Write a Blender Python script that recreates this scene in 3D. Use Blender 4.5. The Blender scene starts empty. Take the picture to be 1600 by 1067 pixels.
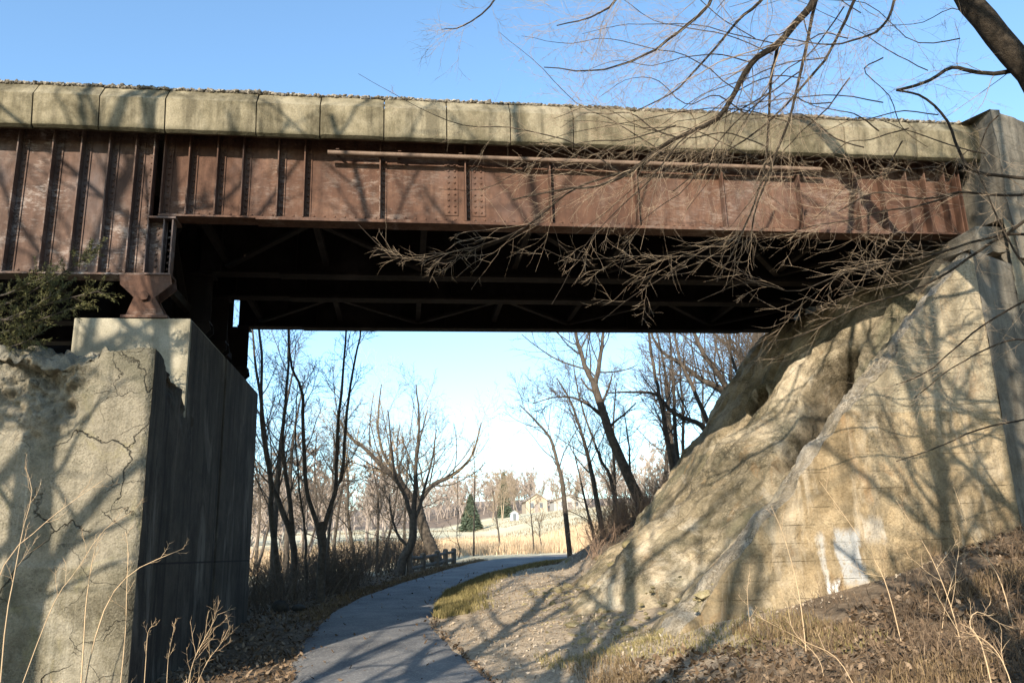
import bpy, math, random
import numpy as np
from mathutils import Vector, Matrix

rng = np.random.default_rng(7)
random.seed(7)
SC = bpy.context.scene
COL = SC.collection
R = math.radians

# ------------------------------------------------------------------ camera frame
# world: X along the bridge, Y away from the camera, Z up; the camera stands at the origin 1.6 m above the trail
F = 1280.0
b = np.array([9550., 44., F]); b /= np.linalg.norm(b)
u = np.array([-200., -5013., F]); u /= np.linalg.norm(u)
u -= b * (u @ b); u /= np.linalg.norm(u)
t = np.cross(u, b)
if t[2] < 0: t = -t

def at(px, py, Y=None, X=None, Z=None):
    d = np.array([px - 800., py - 533., F])
    w = np.array([b @ d, t @ d, u @ d])
    if Y is not None: w = w * (Y / w[1])
    elif X is not None: w = w * (X / w[0])
    else: w = w * (Z / w[2])
    return w

cam = bpy.data.cameras.new('camera'); camo = bpy.data.objects.new('camera', cam); COL.objects.link(camo)
M = Matrix(((b[0], -b[1], -b[2]), (t[0], -t[1], -t[2]), (u[0], -u[1], -u[2])))
camo.matrix_world = M.to_4x4()
cam.sensor_width = 36; cam.lens = 36 * F / 1600; cam.clip_start = .1; cam.clip_end = 5000
SC.camera = camo

# ------------------------------------------------------------------ light
SUN_EL = 23.5
LH = np.array([.47, .883]); LH /= np.linalg.norm(LH)
az_to_sun = math.atan2(-LH[0], -LH[1])
w = bpy.data.worlds.new('World'); SC.world = w; w.use_nodes = True
nt = w.node_tree; bg = nt.nodes['Background']
sky = nt.nodes.new('ShaderNodeTexSky'); sky.sky_type = 'NISHITA'; sky.sun_disc = False
sky.sun_elevation = R(SUN_EL); sky.sun_rotation = az_to_sun
sky.air_density = 1.0; sky.dust_density = 0.6; sky.ozone_density = 2.2
tint = nt.nodes.new('ShaderNodeMix'); tint.data_type = 'RGBA'; tint.blend_type = 'MULTIPLY'; tint.inputs[0].default_value = 1; tint.inputs[7].default_value = (.98, 1.12, 1.13, 1)
nt.links.new(sky.outputs[0], tint.inputs[6]); nt.links.new(tint.outputs[2], bg.inputs[0]); bg.inputs[1].default_value = .15
sl = bpy.data.lights.new('sun', 'SUN'); sl.energy = 5.0; sl.angle = R(.45); sl.color = (1, .89, .74)
so = bpy.data.objects.new('sun', sl); COL.objects.link(so)
dl = Vector((LH[0] * math.cos(R(SUN_EL)), LH[1] * math.cos(R(SUN_EL)), -math.sin(R(SUN_EL))))
so.rotation_euler = dl.to_track_quat('-Z', 'Y').to_euler(); so.location = (-10, -20, 20)
SC.view_settings.view_transform = 'Standard'; SC.view_settings.look = 'None'
SC.view_settings.exposure = 1.03; SC.view_settings.gamma = 1

# ------------------------------------------------------------------ noise
def _h(ix, iy, s):
    n = (ix * 374761393 + iy * 668265263 + s * 1442695041) & 0xffffffff
    n = ((n ^ (n >> 13)) * 1274126177) & 0xffffffff
    return ((n ^ (n >> 16)) & 0xffff) / 65535.0
def vnoise(x, y, s=0):
    x = np.asarray(x, float); y = np.asarray(y, float)
    ix = np.floor(x).astype(np.int64); iy = np.floor(y).astype(np.int64)
    fx = x - ix; fy = y - iy
    fx = fx * fx * (3 - 2 * fx); fy = fy * fy * (3 - 2 * fy)
    a = _h(ix, iy, s); c = _h(ix + 1, iy, s); d = _h(ix, iy + 1, s); e = _h(ix + 1, iy + 1, s)
    return (a + (c - a) * fx) * (1 - fy) + (d + (e - d) * fx) * fy
def fbm(x, y, s=0, o=4):
    v = 0; a = .5
    for i in range(o):
        v = v + a * (vnoise(x, y, s + i) - .5); x = np.asarray(x) * 2.03; y = np.asarray(y) * 2.03; a *= .5
    return v

# ------------------------------------------------------------------ materials
class NT:
    def __init__(s, name):
        s.m = bpy.data.materials.new(name); s.m.use_nodes = True
        s.t = s.m.node_tree; s.n = s.t.nodes; s.b = s.n['Principled BSDF']
        s.b.inputs['Specular IOR Level'].default_value = .2
        s.tc = s.n.new('ShaderNodeTexCoord'); s.geo = s.n.new('ShaderNodeNewGeometry')
        s.vec = s.tc.outputs['Object']
    def put(s, i, v):
        if isinstance(v, bpy.types.NodeSocket): s.t.links.new(v, i)
        elif v is not None:
            if isinstance(v, (tuple, list)) and len(v) == 3 and i.type == 'RGBA': v = (*v, 1)
            i.default_value = v
    def map(s, scale, vec=None, loc=(0, 0, 0)):
        n = s.n.new('ShaderNodeMapping'); s.put(n.inputs[0], vec or s.vec)
        n.inputs['Scale'].default_value = scale; n.inputs['Location'].default_value = loc
        return n.outputs[0]
    def noise(s, scale, det=5, ro=.55, vec=None, dist=0):
        n = s.n.new('ShaderNodeTexNoise'); s.put(n.inputs['Vector'], vec or s.vec)
        n.inputs['Scale'].default_value = scale; n.inputs['Detail'].default_value = det
        n.inputs['Roughness'].default_value = ro; n.inputs['Distortion'].default_value = dist
        return n.outputs['Fac']
    def vor(s, scale, feat='DISTANCE_TO_EDGE', vec=None):
        n = s.n.new('ShaderNodeTexVoronoi'); n.feature = feat; s.put(n.inputs['Vector'], vec or s.vec)
        n.inputs['Scale'].default_value = scale
        return n.outputs['Distance']
    def ramp(s, f, *st):
        n = s.n.new('ShaderNodeValToRGB'); s.put(n.inputs[0], f)
        e = n.color_ramp.elements
        while len(e) < len(st): e.new(.5)
        for i, (p, c) in enumerate(st):
            e[i].position = p; e[i].color = (c, c, c, 1) if isinstance(c, (int, float)) else (*c, 1)
        return n.outputs[0]
    def mix(s, f, a, c, mode='MIX'):
        n = s.n.new('ShaderNodeMix'); n.data_type = 'RGBA'; n.blend_type = mode
        s.put(n.inputs[0], f); s.put(n.inputs[6], a); s.put(n.inputs[7], c)
        return n.outputs[2]
    def math(s, op, a, c=0.):
        n = s.n.new('ShaderNodeMath'); n.operation = op; s.put(n.inputs[0], a); s.put(n.inputs[1], c)
        return n.outputs[0]
    def sep(s, vec=None):
        n = s.n.new('ShaderNodeSeparateXYZ'); s.put(n.inputs[0], vec or s.vec); return n.outputs
    def bump(s, h, st=.5, d=.02):
        n = s.n.new('ShaderNodeBump'); n.inputs['Strength'].default_value = st; n.inputs['Distance'].default_value = d
        s.put(n.inputs['Height'], h); s.put(s.b.inputs['Normal'], n.outputs[0])
    def out(s, c, ro=.9):
        s.put(s.b.inputs['Base Color'], c); s.put(s.b.inputs['Roughness'], ro); return s.m

def band(N, sock, lo, hi, soft):
    a = N.n.new('ShaderNodeMapRange'); a.interpolation_type = 'SMOOTHSTEP'; N.put(a.inputs[0], sock)
    a.inputs[1].default_value = lo - soft; a.inputs[2].default_value = lo + soft
    c = N.n.new('ShaderNodeMapRange'); c.interpolation_type = 'SMOOTHSTEP'; N.put(c.inputs[0], sock)
    c.inputs[1].default_value = hi - soft; c.inputs[2].default_value = hi + soft
    c.inputs[3].default_value = 1; c.inputs[4].default_value = 0
    return N.math('MULTIPLY', a.outputs[0], c.outputs[0])

def concrete(name, light, mid, dark, sc=1., streak=.5, crack=0., bump=.6, board=0, zsplit=None, paint=None, stain=None, bd=.03, agg=0, ct=.18, aa=1., patch=()):
    N = NT(name); N.vec = N.geo.outputs['Position']
    n1 = N.noise(.9 * sc, 6, .62, dist=.6); n2 = N.noise(7 * sc, 6, .65); n3 = N.noise(45 * sc, 3, .6)
    c = N.ramp(n1, (.49 - ct, dark), (.49, mid), (.49 + ct, light))
    c = N.mix(N.ramp(n2, (.35, .0), (.7, .4)), c, light)
    c = N.mix(N.ramp(N.noise(2.3 * sc, 6, .7), (.5, 0.), (.68, .75)), c, dark)
    if zsplit is not None:
        z = N.sep()[2]
        zz = N.math('ADD', z, N.math('MULTIPLY', N.noise(3, 3), .06))
        g = N.ramp(N.math('ADD', N.math('MULTIPLY', N.math('SUBTRACT', zz, zsplit[0]), 12), .5), (.3, 0.), (.7, 1.))
        c = N.mix(N.math('MULTIPLY', g, .8), c, N.mix(n2, zsplit[1], zsplit[2]))
    st = N.noise(1, 5, .6, N.map((5 * sc, 5 * sc, .35 * sc)))
    c = N.mix(N.math('MULTIPLY', N.ramp(st, (.48, 0.), (.66, 1.)), streak), c, tuple(x * .38 for x in dark))
    st2 = N.noise(1, 4, .6, N.map((7 * sc, 7 * sc, .3 * sc), loc=(9, 4, 0)))
    c = N.mix(N.math('MULTIPLY', N.ramp(st2, (.58, 0.), (.72, 1.)), streak * .6), c, tuple(min(1, x * 1.35) for x in light))
    c = N.mix(N.ramp(n3, (.25, .35), (.6, 0.)), c, tuple(x * .45 for x in dark))
    for (ps, pl, t0_, t1_, pc, pa) in patch:
        c = N.mix(N.math('MULTIPLY', N.ramp(N.noise(1, 7, .68, N.map(ps, loc=pl), dist=.8), (t0_, 0.), (t1_, 1.)), pa), c, pc)
    if agg:
        vv = N.n.new('ShaderNodeTexVoronoi'); N.put(vv.inputs['Vector'], N.vec); vv.inputs['Scale'].default_value = agg
        sp_ = N.sep(vv.outputs['Color'])[0]; am = N.ramp(N.noise(1.6, 4, .6), (.4, .15), (.6, .9))
        c = N.mix(N.math('MULTIPLY', N.ramp(sp_, (.6, 0.), (.95, .5 * aa)), am), c, tuple(min(1, x * 1.25) for x in light))
        c = N.mix(N.math('MULTIPLY', N.ramp(sp_, (.1, .7 * aa), (.3, 0.)), am), c, tuple(x * .5 for x in dark))
    if stain:
        z = N.sep()[2]
        g = band(N, N.math('ADD', z, N.math('MULTIPLY', N.noise(4, 4), stain[2] * 2)), stain[0], stain[1], stain[2])
        c = N.mix(N.math('MULTIPLY', g, stain[4]), c, stain[3])
    h = N.math('ADD', N.math('MULTIPLY', n2, .6), N.math('MULTIPLY', n3, .3))
    if crack:
        wv = N.n.new('ShaderNodeVectorMath'); wv.operation = 'ADD'
        nz = N.n.new('ShaderNodeTexNoise'); N.put(nz.inputs['Vector'], N.vec); nz.inputs['Scale'].default_value = 2.5; nz.inputs['Detail'].default_value = 6
        sc_ = N.n.new('ShaderNodeVectorMath'); sc_.operation = 'SCALE'; N.put(sc_.inputs[0], nz.outputs['Color']); sc_.inputs['Scale'].default_value = .55
        N.put(wv.inputs[0], N.vec); N.put(wv.inputs[1], sc_.outputs[0])
        e = N.vor(.62, vec=wv.outputs[0]); cr = N.ramp(e, (.0, 1.), (.0045, 0.))
        e2 = N.vor(1.9, vec=wv.outputs[0]); cr2 = N.math('MULTIPLY', N.ramp(e2, (.0, 1.), (.008, 0.)), N.ramp(N.noise(1.1, 2), (.52, 0.), (.62, .6)))
        brk = N.ramp(N.noise(.8, 3), (.42, 0.), (.52, 1.))
        cr = N.math('MAXIMUM', N.math('MULTIPLY', cr, brk), cr2)
        c = N.mix(N.math('MULTIPLY', cr, crack), c, (.03, .022, .015))
        h = N.math('SUBTRACT', h, N.math('MULTIPLY', cr, 1.5))
    if board:
        z = N.sep()[2]
        bl = N.math('FRACT', N.math('MULTIPLY', z, board))
        ln = N.ramp(bl, (.0, 1.), (.05, 0.))
        ln = N.math('MULTIPLY', ln, N.ramp(N.noise(2.2, 3), (.4, 0.), (.6, 1.)))
        c = N.mix(N.math('MULTIPLY', ln, .12), c, tuple(x * .4 for x in dark))
        h = N.math('SUBTRACT', h, N.math('MULTIPLY', ln, .18))
    if paint:
        for (x0, x1, z0, z1, col, amt) in paint:
            s = N.sep(); nn = N.math('MULTIPLY', N.math('SUBTRACT', N.noise(9, 5, .7, N.map((1, 1, .22))), .5), .25)
            g = N.math('MULTIPLY', band(N, N.math('ADD', s[0], nn), x0, x1, .03), band(N, N.math('ADD', s[2], nn), z0, z1, .07))
            g = N.math('MULTIPLY', g, N.ramp(N.noise(16, 4), (.3, .25), (.45, 1.)))
            c = N.mix(N.math('MULTIPLY', g, amt), c, col)
    N.bump(h, bump, bd)
    return N.out(c, .95)

def steel(name, a, b_, c_, flake, famt, fscale=1.):
    N = NT(name)
    n1 = N.noise(1.1, 6, .65, dist=.4); n2 = N.noise(14, 5, .7)
    st = N.noise(1, 5, .65, N.map((9, 9, .55)))
    c = N.ramp(n1, (.3, a), (.5, b_), (.7, c_))
    c = N.mix(N.ramp(st, (.35, .0), (.7, .6)), c, tuple(x * .5 for x in a))
    c = N.mix(N.ramp(n2, (.3, .5), (.6, 0.)), c, tuple(x * .6 for x in a))
    f1 = N.ramp(N.noise(.75 * fscale, 3, .5), (.44, 0.), (.66, 1.))
    f2 = N.ramp(N.math('ADD', N.math('MULTIPLY', N.noise(1, 9, .85, N.map((7, 7, 30))), .6), N.math('MULTIPLY', N.noise(1, 4, .7, N.map((3, 3, 5))), .4)), (.5, 0.), (.56, 1.))
    c = N.mix(N.math('MULTIPLY', N.math('MULTIPLY', f1, f2), famt), c, flake)
    c = N.mix(N.math('MULTIPLY', N.ramp(N.noise(1, 5, .6, N.map((1.1, 1.1, .8), loc=(3, 1, 7))), (.52, 0.), (.7, 1.)), famt * .45), c, (.22, .2, .2))
    N.bump(N.math('ADD', n2, N.math('MULTIPLY', f2, .3)), .35, .01)
    return N.out(c, .8)

def mottled(name, cols, sc, ro=.9, bump=.4, bd=.02, island=0.):
    N = NT(name)
    n1 = N.noise(sc, 6, .65); n2 = N.noise(sc * 9, 4, .6)
    k = len(cols)
    fac = N.math('ADD', N.math('MULTIPLY', n1, .7), N.math('MULTIPLY', n2, .3))
    if island:
        fac = N.math('ADD', N.math('MULTIPLY', fac, 1 - island), N.math('MULTIPLY', N.geo.outputs['Random Per Island'], island))
        st = [(i / max(1, k - 1), c) for i, c in enumerate(cols)]
    else:
        st = [(.33 + .34 * i / max(1, k - 1), c) for i, c in enumerate(cols)]
    c = N.ramp(fac, *st)
    if bump: N.bump(N.math('ADD', n1, n2), bump, bd)
    return N.out(c, ro)

MAT = {}
MAT['coping'] = concrete('weathered_coping', (.25, .215, .145), (.165, .14, .088), (.068, .057, .033), 1.0, .55, bump=.7, ct=.11, stain=(5.9, 6.31, .06, (.05, .045, .025), .8))
MAT['deck'] = concrete('shade_deck_concrete', (.06, .052, .042), (.045, .038, .03), (.025, .022, .018), 1)  # underside shade put into the colour, far darker than the coping
MAT['wing_left'] = concrete('cracked_concrete', (.265, .235, .175), (.165, .145, .1), (.068, .059, .038), .95, .3, crack=.5, ct=.1, aa=.5, patch=(((.6, .6, .6), (4, 4, 9), .48, .62, (.085, .08, .055), .75), ((2.4, 2.4, .5), (6, 1, 2), .55, .7, (.36, .33, .26), .5), ((1.1, 1.1, .8), (2, 7, 5), .56, .68, (.2, .175, .08), .6)), agg=70, bump=1., bd=.06, zsplit=(0., (.19, .165, .118), (.31, .275, .21)))
MAT['pier'] = concrete('streaked_shade_concrete', (.085, .073, .056), (.05, .042, .032), (.024, .02, .015), .9, .8, bump=.6, stain=(-.02, .005, .006, (.012, .01, .008), .9), patch=(((.8, .8, .5), (1, 1, 1), .52, .64, (.03, .027, .02), .7), ((1.5, 1.5, .4), (5, 1, 1), .56, .66, (.16, .145, .12), .6)))  # albedo lowered so the trail-facing side looks shaded; streaks and joint are real
MAT['pedestal'] = concrete('pale_concrete', (.37, .335, .255), (.29, .26, .19), (.16, .142, .098), 1.1, .25, bump=.4)
MAT['slope'] = concrete('rough_gunite', (.42, .35, .245), (.25, .2, .128), (.085, .07, .042), .7, .3, bump=1., bd=.08, agg=42, ct=.09, aa=.5, patch=(((.5, .5, .5), (3, 1, 2), .5, .62, (.1, .095, .06), .75), ((1.3, .5, 1.3), (7, 3, 1), .55, .68, (.5, .44, .34), .7), ((2.2, 2.2, .5), (1, 8, 4), .58, .7, (.2, .125, .06), .6)))
MAT['wall_right'] = concrete('tan_wall_concrete', (.33, .255, .155), (.24, .175, .098), (.105, .075, .04), .8, .45, bump=1., bd=.06, ct=.1, board=4.2,
    agg=46, aa=.45, patch=(((.55, .55, .55), (5, 2, 8), .5, .63, (.1, .085, .058), .75), ((2.6, 2.6, .45), (2, 5, 1), .54, .7, (.44, .37, .27), .55), ((1.6, 1.6, .7), (9, 9, 3), .56, .68, (.24, .135, .06), .6)), zsplit=(1.85, (.23, .2, .14), (.32, .28, .2)),
    paint=[(5.86, 6.2, -.55, .16, (.33, .335, .33), .75), (5.62, 5.7, -.55, .1, (.42, .41, .38), .6), (6.25, 6.6, .0, .32, (.4, .36, .3), .6),
           (4.55, 4.6, -1.15, -.8, (.45, .45, .43), .7), (5.66, 5.7, -.66, -.52, (.75, .75, .75), .9), (5.75, 5.79, -.66, -.52, (.75, .75, .75), .9)])
MAT['ridge'] = concrete('whitened_ridge', (.43, .385, .315), (.3, .245, .17), (.13, .105, .065), 1.5, .2, bump=1.2, bd=.08, agg=50)
MAT['wing_right'] = concrete('grey_shade_board_concrete', (.19, .17, .135), (.14, .122, .094), (.078, .067, .05), 1.2, .45, bump=.9, board=4.6, bd=.04)  # grey concrete, darkened further to imitate the dim grazing light on this wing
MAT['rust'] = steel('rusty_steel', (.062, .031, .02), (.105, .054, .034), (.155, .088, .058), (.38, .32, .27), .28)
MAT['rust_flaked'] = steel('flaking_rusty_steel', (.068, .04, .029), (.115, .07, .051), (.17, .115, .09), (.44, .39, .35), .58, 1.3)
MAT['rust_shade'] = steel('shade_rusty_steel', (.007, .005, .004), (.011, .007, .006), (.017, .011, .008), (.02, .017, .015), .2)  # shaded copy of the rust: gloom under the bridge painted as near-black colour
MAT['pipe'] = mottled('dull_pipe_metal', [(.1, .065, .045), (.19, .135, .1)], 6, .6, .2, .005)
N = NT('trail_asphalt'); N.vec = N.geo.outputs['Position']
n1 = N.noise(1.3, 6, .6); n2 = N.noise(60, 3, .7); vr = N.n.new('ShaderNodeTexVoronoi'); N.put(vr.inputs['Vector'], N.vec); vr.inputs['Scale'].default_value = 55
c = N.ramp(n1, (.35, (.105, .104, .105)), (.52, (.15, .148, .145)), (.66, (.195, .188, .178)))
c = N.mix(N.ramp(N.sep(vr.outputs['Color'])[0], (.7, 0.), (1., .6)), c, (.34, .325, .3)); c = N.mix(N.ramp(n2, (.3, .5), (.5, 0.)), c, (.06, .06, .06))
wv = N.n.new('ShaderNodeVectorMath'); wv.operation = 'ADD'; N.put(wv.inputs[0], N.vec)
nz = N.n.new('ShaderNodeTexNoise'); N.put(nz.inputs['Vector'], N.vec); nz.inputs['Scale'].default_value = 1.2; nz.inputs['Detail'].default_value = 6; N.put(wv.inputs[1], nz.outputs['Color'])
e_ = N.math('MULTIPLY', N.ramp(N.vor(.33, vec=wv.outputs[0]), (.0, 1.), (.006, 0.)), N.ramp(N.noise(.5, 2), (.45, 0.), (.6, .8)))
c = N.mix(e_, c, (.035, .035, .033)); N.bump(N.math('SUBTRACT', n2, e_), .6, .01)
MAT['asphalt'] = N.out(c, .9)
MAT['bark'] = mottled('grey_brown_bark', [(.04, .033, .027), (.085, .07, .055), (.135, .112, .088)], 9, .95, .8, .02)
MAT['bark_fore'] = mottled('furrowed_bark', [(.02, .016, .012), (.065, .05, .035), (.13, .1, .07)], 14, .95, 1., .06)
MAT['twig'] = mottled('bare_twig_bark', [(.085, .066, .05), (.145, .112, .082)], 12, .9, .0)
MAT['twig_fore'] = mottled('pale_twig_bark', [(.15, .11, .075), (.31, .235, .16), (.41, .32, .23)], 9, .85, .3, .003)
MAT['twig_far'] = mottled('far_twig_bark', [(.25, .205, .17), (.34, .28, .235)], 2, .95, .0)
MAT['willow_twig'] = mottled('golden_twig_bark', [(.3, .21, .11), (.42, .31, .17)], 3, .95, .0)
MAT['leaf'] = mottled('dead_leaves', [(.04, .026, .016), (.095, .062, .037), (.17, .115, .07), (.32, .235, .155)], 2, .9, 0, island=.75)
MAT['chip'] = mottled('pale_leaf_chips', [(.16, .12, .08), (.29, .225, .155), (.4, .32, .23), (.5, .42, .32)], 2, .9, 0, island=.75)
MAT['grass_dry'] = mottled('dry_grass', [(.06, .04, .022), (.14, .095, .05), (.28, .2, .11)], 1, .9, 0, island=.7)
MAT['grass_green'] = mottled('olive_grass', [(.07, .065, .022), (.17, .14, .055), (.34, .27, .13)], 1, .9, 0, island=.7)
MAT['grass_red'] = mottled('russet_grass', [(.3, .2, .12), (.52, .38, .24), (.66, .53, .36)], .6, .9, 0, island=.7)
MAT['juniper'] = mottled('juniper_needles', [(.03, .035, .013), (.075, .075, .027), (.14, .125, .05)], 3, .8, 0, island=.6)
MAT['spruce'] = mottled('spruce_needles', [(.06, .085, .055), (.11, .14, .09), (.17, .2, .13)], 1, .8, 0, island=.6)
MAT['ballast'] = mottled('ballast_stone', [(.05, .046, .038), (.16, .14, .11), (.34, .3, .235)], 8, .9, .5, .01, island=.7)
MAT['moss_stone'] = mottled('mossy_stone', [(.13, .11, .05), (.24, .2, .11), (.4, .33, .21)], 5, .95, .8, .03)
MAT['dark_stone'] = mottled('dark_debris', [(.02, .018, .015), (.05, .044, .036), (.08, .07, .055)], 6, .95, .8, .03)
MAT['post'] = mottled('weathered_timber', [(.09, .075, .06), (.17, .145, .12)], 8, .9, .5, .01)
MAT['siding'] = mottled('cream_siding', [(.36, .3, .22), (.41, .345, .26)], .6, .8, 0)
MAT['siding_white'] = mottled('white_siding', [(.36, .34, .3), (.41, .39, .35)], .6, .8, 0)
MAT['roof'] = mottled('shingle_roof', [(.2, .17, .15), (.28, .24, .21)], .8, .9, 0)
MAT['glass'] = mottled('dark_window_glass', [(.1, .11, .12), (.15, .16, .17)], 1, .2, 0)
MAT['shed'] = mottled('pale_blue_board', [(.38, .44, .48), (.46, .52, .56)], 1, .8, 0)
MAT['stalk'] = mottled('dead_stalk', [(.3, .19, .12), (.46, .33, .2), (.56, .44, .28)], 5, .9, 0, island=.4)

# ------------------------------------------------------------------ object helpers
def link(name, me, mat, parent=None):
    o = bpy.data.objects.new(name, me); COL.objects.link(o)
    if mat is not None: me.materials.append(mat)
    if parent is not None: o.parent = parent
    return o
def np_mesh(name, V, Fq, mat, parent=None, smooth=False, Ft=None):
    V = np.asarray(V, dtype=np.float32).reshape(-1, 3)
    me = bpy.data.meshes.new(name)
    parts = []; tot = []
    if Fq is not None and len(Fq): parts.append(np.asarray(Fq, np.int32).reshape(-1)); tot.append(np.full(len(Fq), 4, np.int32))
    if Ft is not None and len(Ft): parts.append(np.asarray(Ft, np.int32).reshape(-1)); tot.append(np.full(len(Ft), 3, np.int32))
    loops = np.concatenate(parts); tot = np.concatenate(tot)
    me.vertices.add(len(V)); me.vertices.foreach_set('co', V.reshape(-1))
    me.loops.add(len(loops)); me.loops.foreach_set('vertex_index', loops)
    me.polygons.add(len(tot)); start = np.concatenate([[0], np.cumsum(tot)[:-1]]).astype(np.int32)
    me.polygons.foreach_set('loop_start', start)
    me.polygons.foreach_set('use_smooth', np.full(len(tot), smooth, bool))
    me.update(calc_edges=True); me.validate()
    return link(name, me, mat, parent)
def tag(o, label=None, cat=None, group=None, kind=None):
    if label: o['label'] = label
    if cat: o['category'] = cat
    if group: o['group'] = group
    if kind: o['kind'] = kind
    return o
def thing(name, loc, label, cat, group=None):
    o = bpy.data.objects.new(name, None); COL.objects.link(o); o.location = loc; o.empty_display_size = .2
    tag(o, label, cat, group); return o
def settle(o):
    """children were built in world coordinates: shift them under the thing's base"""
    def rec(p, acc):
        for c in p.children:
            if c.type == 'MESH' and not c.get('_s'):
                c.data.transform(Matrix.Translation(-Vector(acc))); c['_s'] = 1
            rec(c, acc)
    rec(o, o.location)
    def clr(p):
        for c in p.children:
            if '_s' in c: del c['_s']
            clr(c)
    clr(o)
    return o

class MB:
    def __init__(s): s.v = []; s.f = []
    def poly(s, vs, fs):
        k = len(s.v); s.v += [tuple(map(float, v)) for v in vs]; s.f += [tuple(i + k for i in f) for f in fs]; return s
    def box(s, x0, x1, y0, y1, z0, z1):
        return s.poly([(x0, y0, z0), (x1, y0, z0), (x1, y1, z0), (x0, y1, z0), (x0, y0, z1), (x1, y0, z1), (x1, y1, z1), (x0, y1, z1)],
               [(0, 3, 2, 1), (4, 5, 6, 7), (0, 1, 5, 4), (1, 2, 6, 5), (2, 3, 7, 6), (3, 0, 4, 7)])
    def prism_y(s, prof, y0, y1):          # profile in X,Z, extruded along Y
        n = len(prof)
        return s.poly([(x, y0, z) for x, z in prof] + [(x, y1, z) for x, z in prof],
               [tuple(range(n)), tuple(range(2 * n - 1, n - 1, -1))] + [(i, i + n, (i + 1) % n + n, (i + 1) % n) for i in range(n)])
    def prism_x(s, prof, x0, x1):          # profile in Y,Z, extruded along X
        n = len(prof)
        return s.poly([(x0, y, z) for y, z in prof] + [(x1, y, z) for y, z in prof],
               [tuple(range(n)), tuple(range(2 * n - 1, n - 1, -1))] + [(i, (i + 1) % n, (i + 1) % n + n, i + n) for i in range(n)])
    def beam(s, p, q, w_, h_):
        p = Vector(p); q = Vector(q); d = (q - p).normalized()
        a = d.cross(Vector((0, 0, 1))); a = Vector((1, 0, 0)) if a.length < 1e-3 else a.normalized(); c = a.cross(d)
        vs = [e + a * sx * w_ / 2 + c * sz * h_ / 2 for e in (p, q) for sx, sz in ((-1, -1), (1, -1), (1, 1), (-1, 1))]
        return s.poly(vs, [(0, 1, 2, 3), (7, 6, 5, 4)] + [(i, i + 4, (i + 1) % 4 + 4, (i + 1) % 4) for i in range(4)])
    def rivet(s, x, y, z, r=.024, h=.02):
        n = 6; vs = []
        for k in range(n):
            a = 2 * math.pi * k / n; vs.append((x + r * math.cos(a), y, z + r * math.sin(a)))
        for k in range(n):
            a = 2 * math.pi * k / n; vs.append((x + .6 * r * math.cos(a), y - h * .8, z + .6 * r * math.sin(a)))
        vs.append((x, y - h, z))
        return s.poly(vs, [(k, (k + 1) % n, (k + 1) % n + n, k + n) for k in range(n)] + [(k + n, (k + 1) % n + n, 2 * n) for k in range(n)])
    def build(s, name, mat, parent=None, bevel=0, smooth=False):
        me = bpy.data.meshes.new(name); me.from_pydata(s.v, [], s.f); me.update()
        import bmesh
        bm = bmesh.new(); bm.from_mesh(me)
        bmesh.ops.recalc_face_normals(bm, faces=bm.faces)
        if bevel: bmesh.ops.bevel(bm, geom=list(bm.edges), offset=bevel, segments=2, affect='EDGES', profile=.6, clamp_overlap=True)
        if smooth:
            for f in bm.faces: f.smooth = True
        bm.to_mesh(me); bm.free()
        return link(name, me, mat, parent)

def grid_faces(n, m, off=0):
    i, j = np.meshgrid(np.arange(n - 1), np.arange(m - 1), indexing='ij')
    a = i * m + j + off
    return np.stack([a, a + m, a + m + 1, a + 1], -1).reshape(-1, 4)

# ------------------------------------------------------------------ tubes and trees
class Tubes:
    def __init__(s): s.d = {}
    def add(s, pts, rad):
        pts = np.asarray(pts, float); rad = np.asarray(rad, float)
        r = rad.max(); k = 10 if r > .07 else 7 if r > .03 else 5 if r > .012 else 4 if r > .006 else 3
        s.d.setdefault((len(pts), k), []).append((pts, rad))
    def arrays(s):
        Vs = []; Fs = []; off = 0
        for (n, k), lst in s.d.items():
            P = np.stack([a for a, _ in lst]); Rr = np.stack([c for _, c in lst]); m = len(lst)
            T = np.gradient(P, axis=1); T /= np.linalg.norm(T, axis=2, keepdims=True) + 1e-9
            mean = P[:, -1] - P[:, 0]; mean /= np.linalg.norm(mean, axis=1, keepdims=True) + 1e-9
            ax = np.argmin(np.abs(mean), axis=1); ref = np.zeros((m, 3)); ref[np.arange(m), ax] = 1
            N1 = np.cross(T, ref[:, None, :]); N1 /= np.linalg.norm(N1, axis=2, keepdims=True) + 1e-9
            N2 = np.cross(T, N1)
            a = np.arange(k) * 2 * np.pi / k
            V = P[:, :, None, :] + Rr[:, :, None, None] * (np.cos(a)[None, None, :, None] * N1[:, :, None, :] + np.sin(a)[None, None, :, None] * N2[:, :, None, :])
            base = (np.arange(m) * n * k)[:, None, None] + (np.arange(n - 1) * k)[None, :, None]
            j = np.arange(k)[None, None, :]; j2 = (np.arange(k) + 1) % k; j2 = j2[None, None, :]
            Fq = np.stack([base + j, base + j2, base + k + j2, base + k + j], -1).reshape(-1, 4) + off
            Vs.append(V.reshape(-1, 3)); Fs.append(Fq); off += m * n * k
        return np.concatenate(Vs), np.concatenate(Fs)
    def build(s, name, mat, parent=None, smooth=True):
        V, Fq = s.arrays(); return np_mesh(name, V, Fq, mat, parent, smooth)

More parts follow.
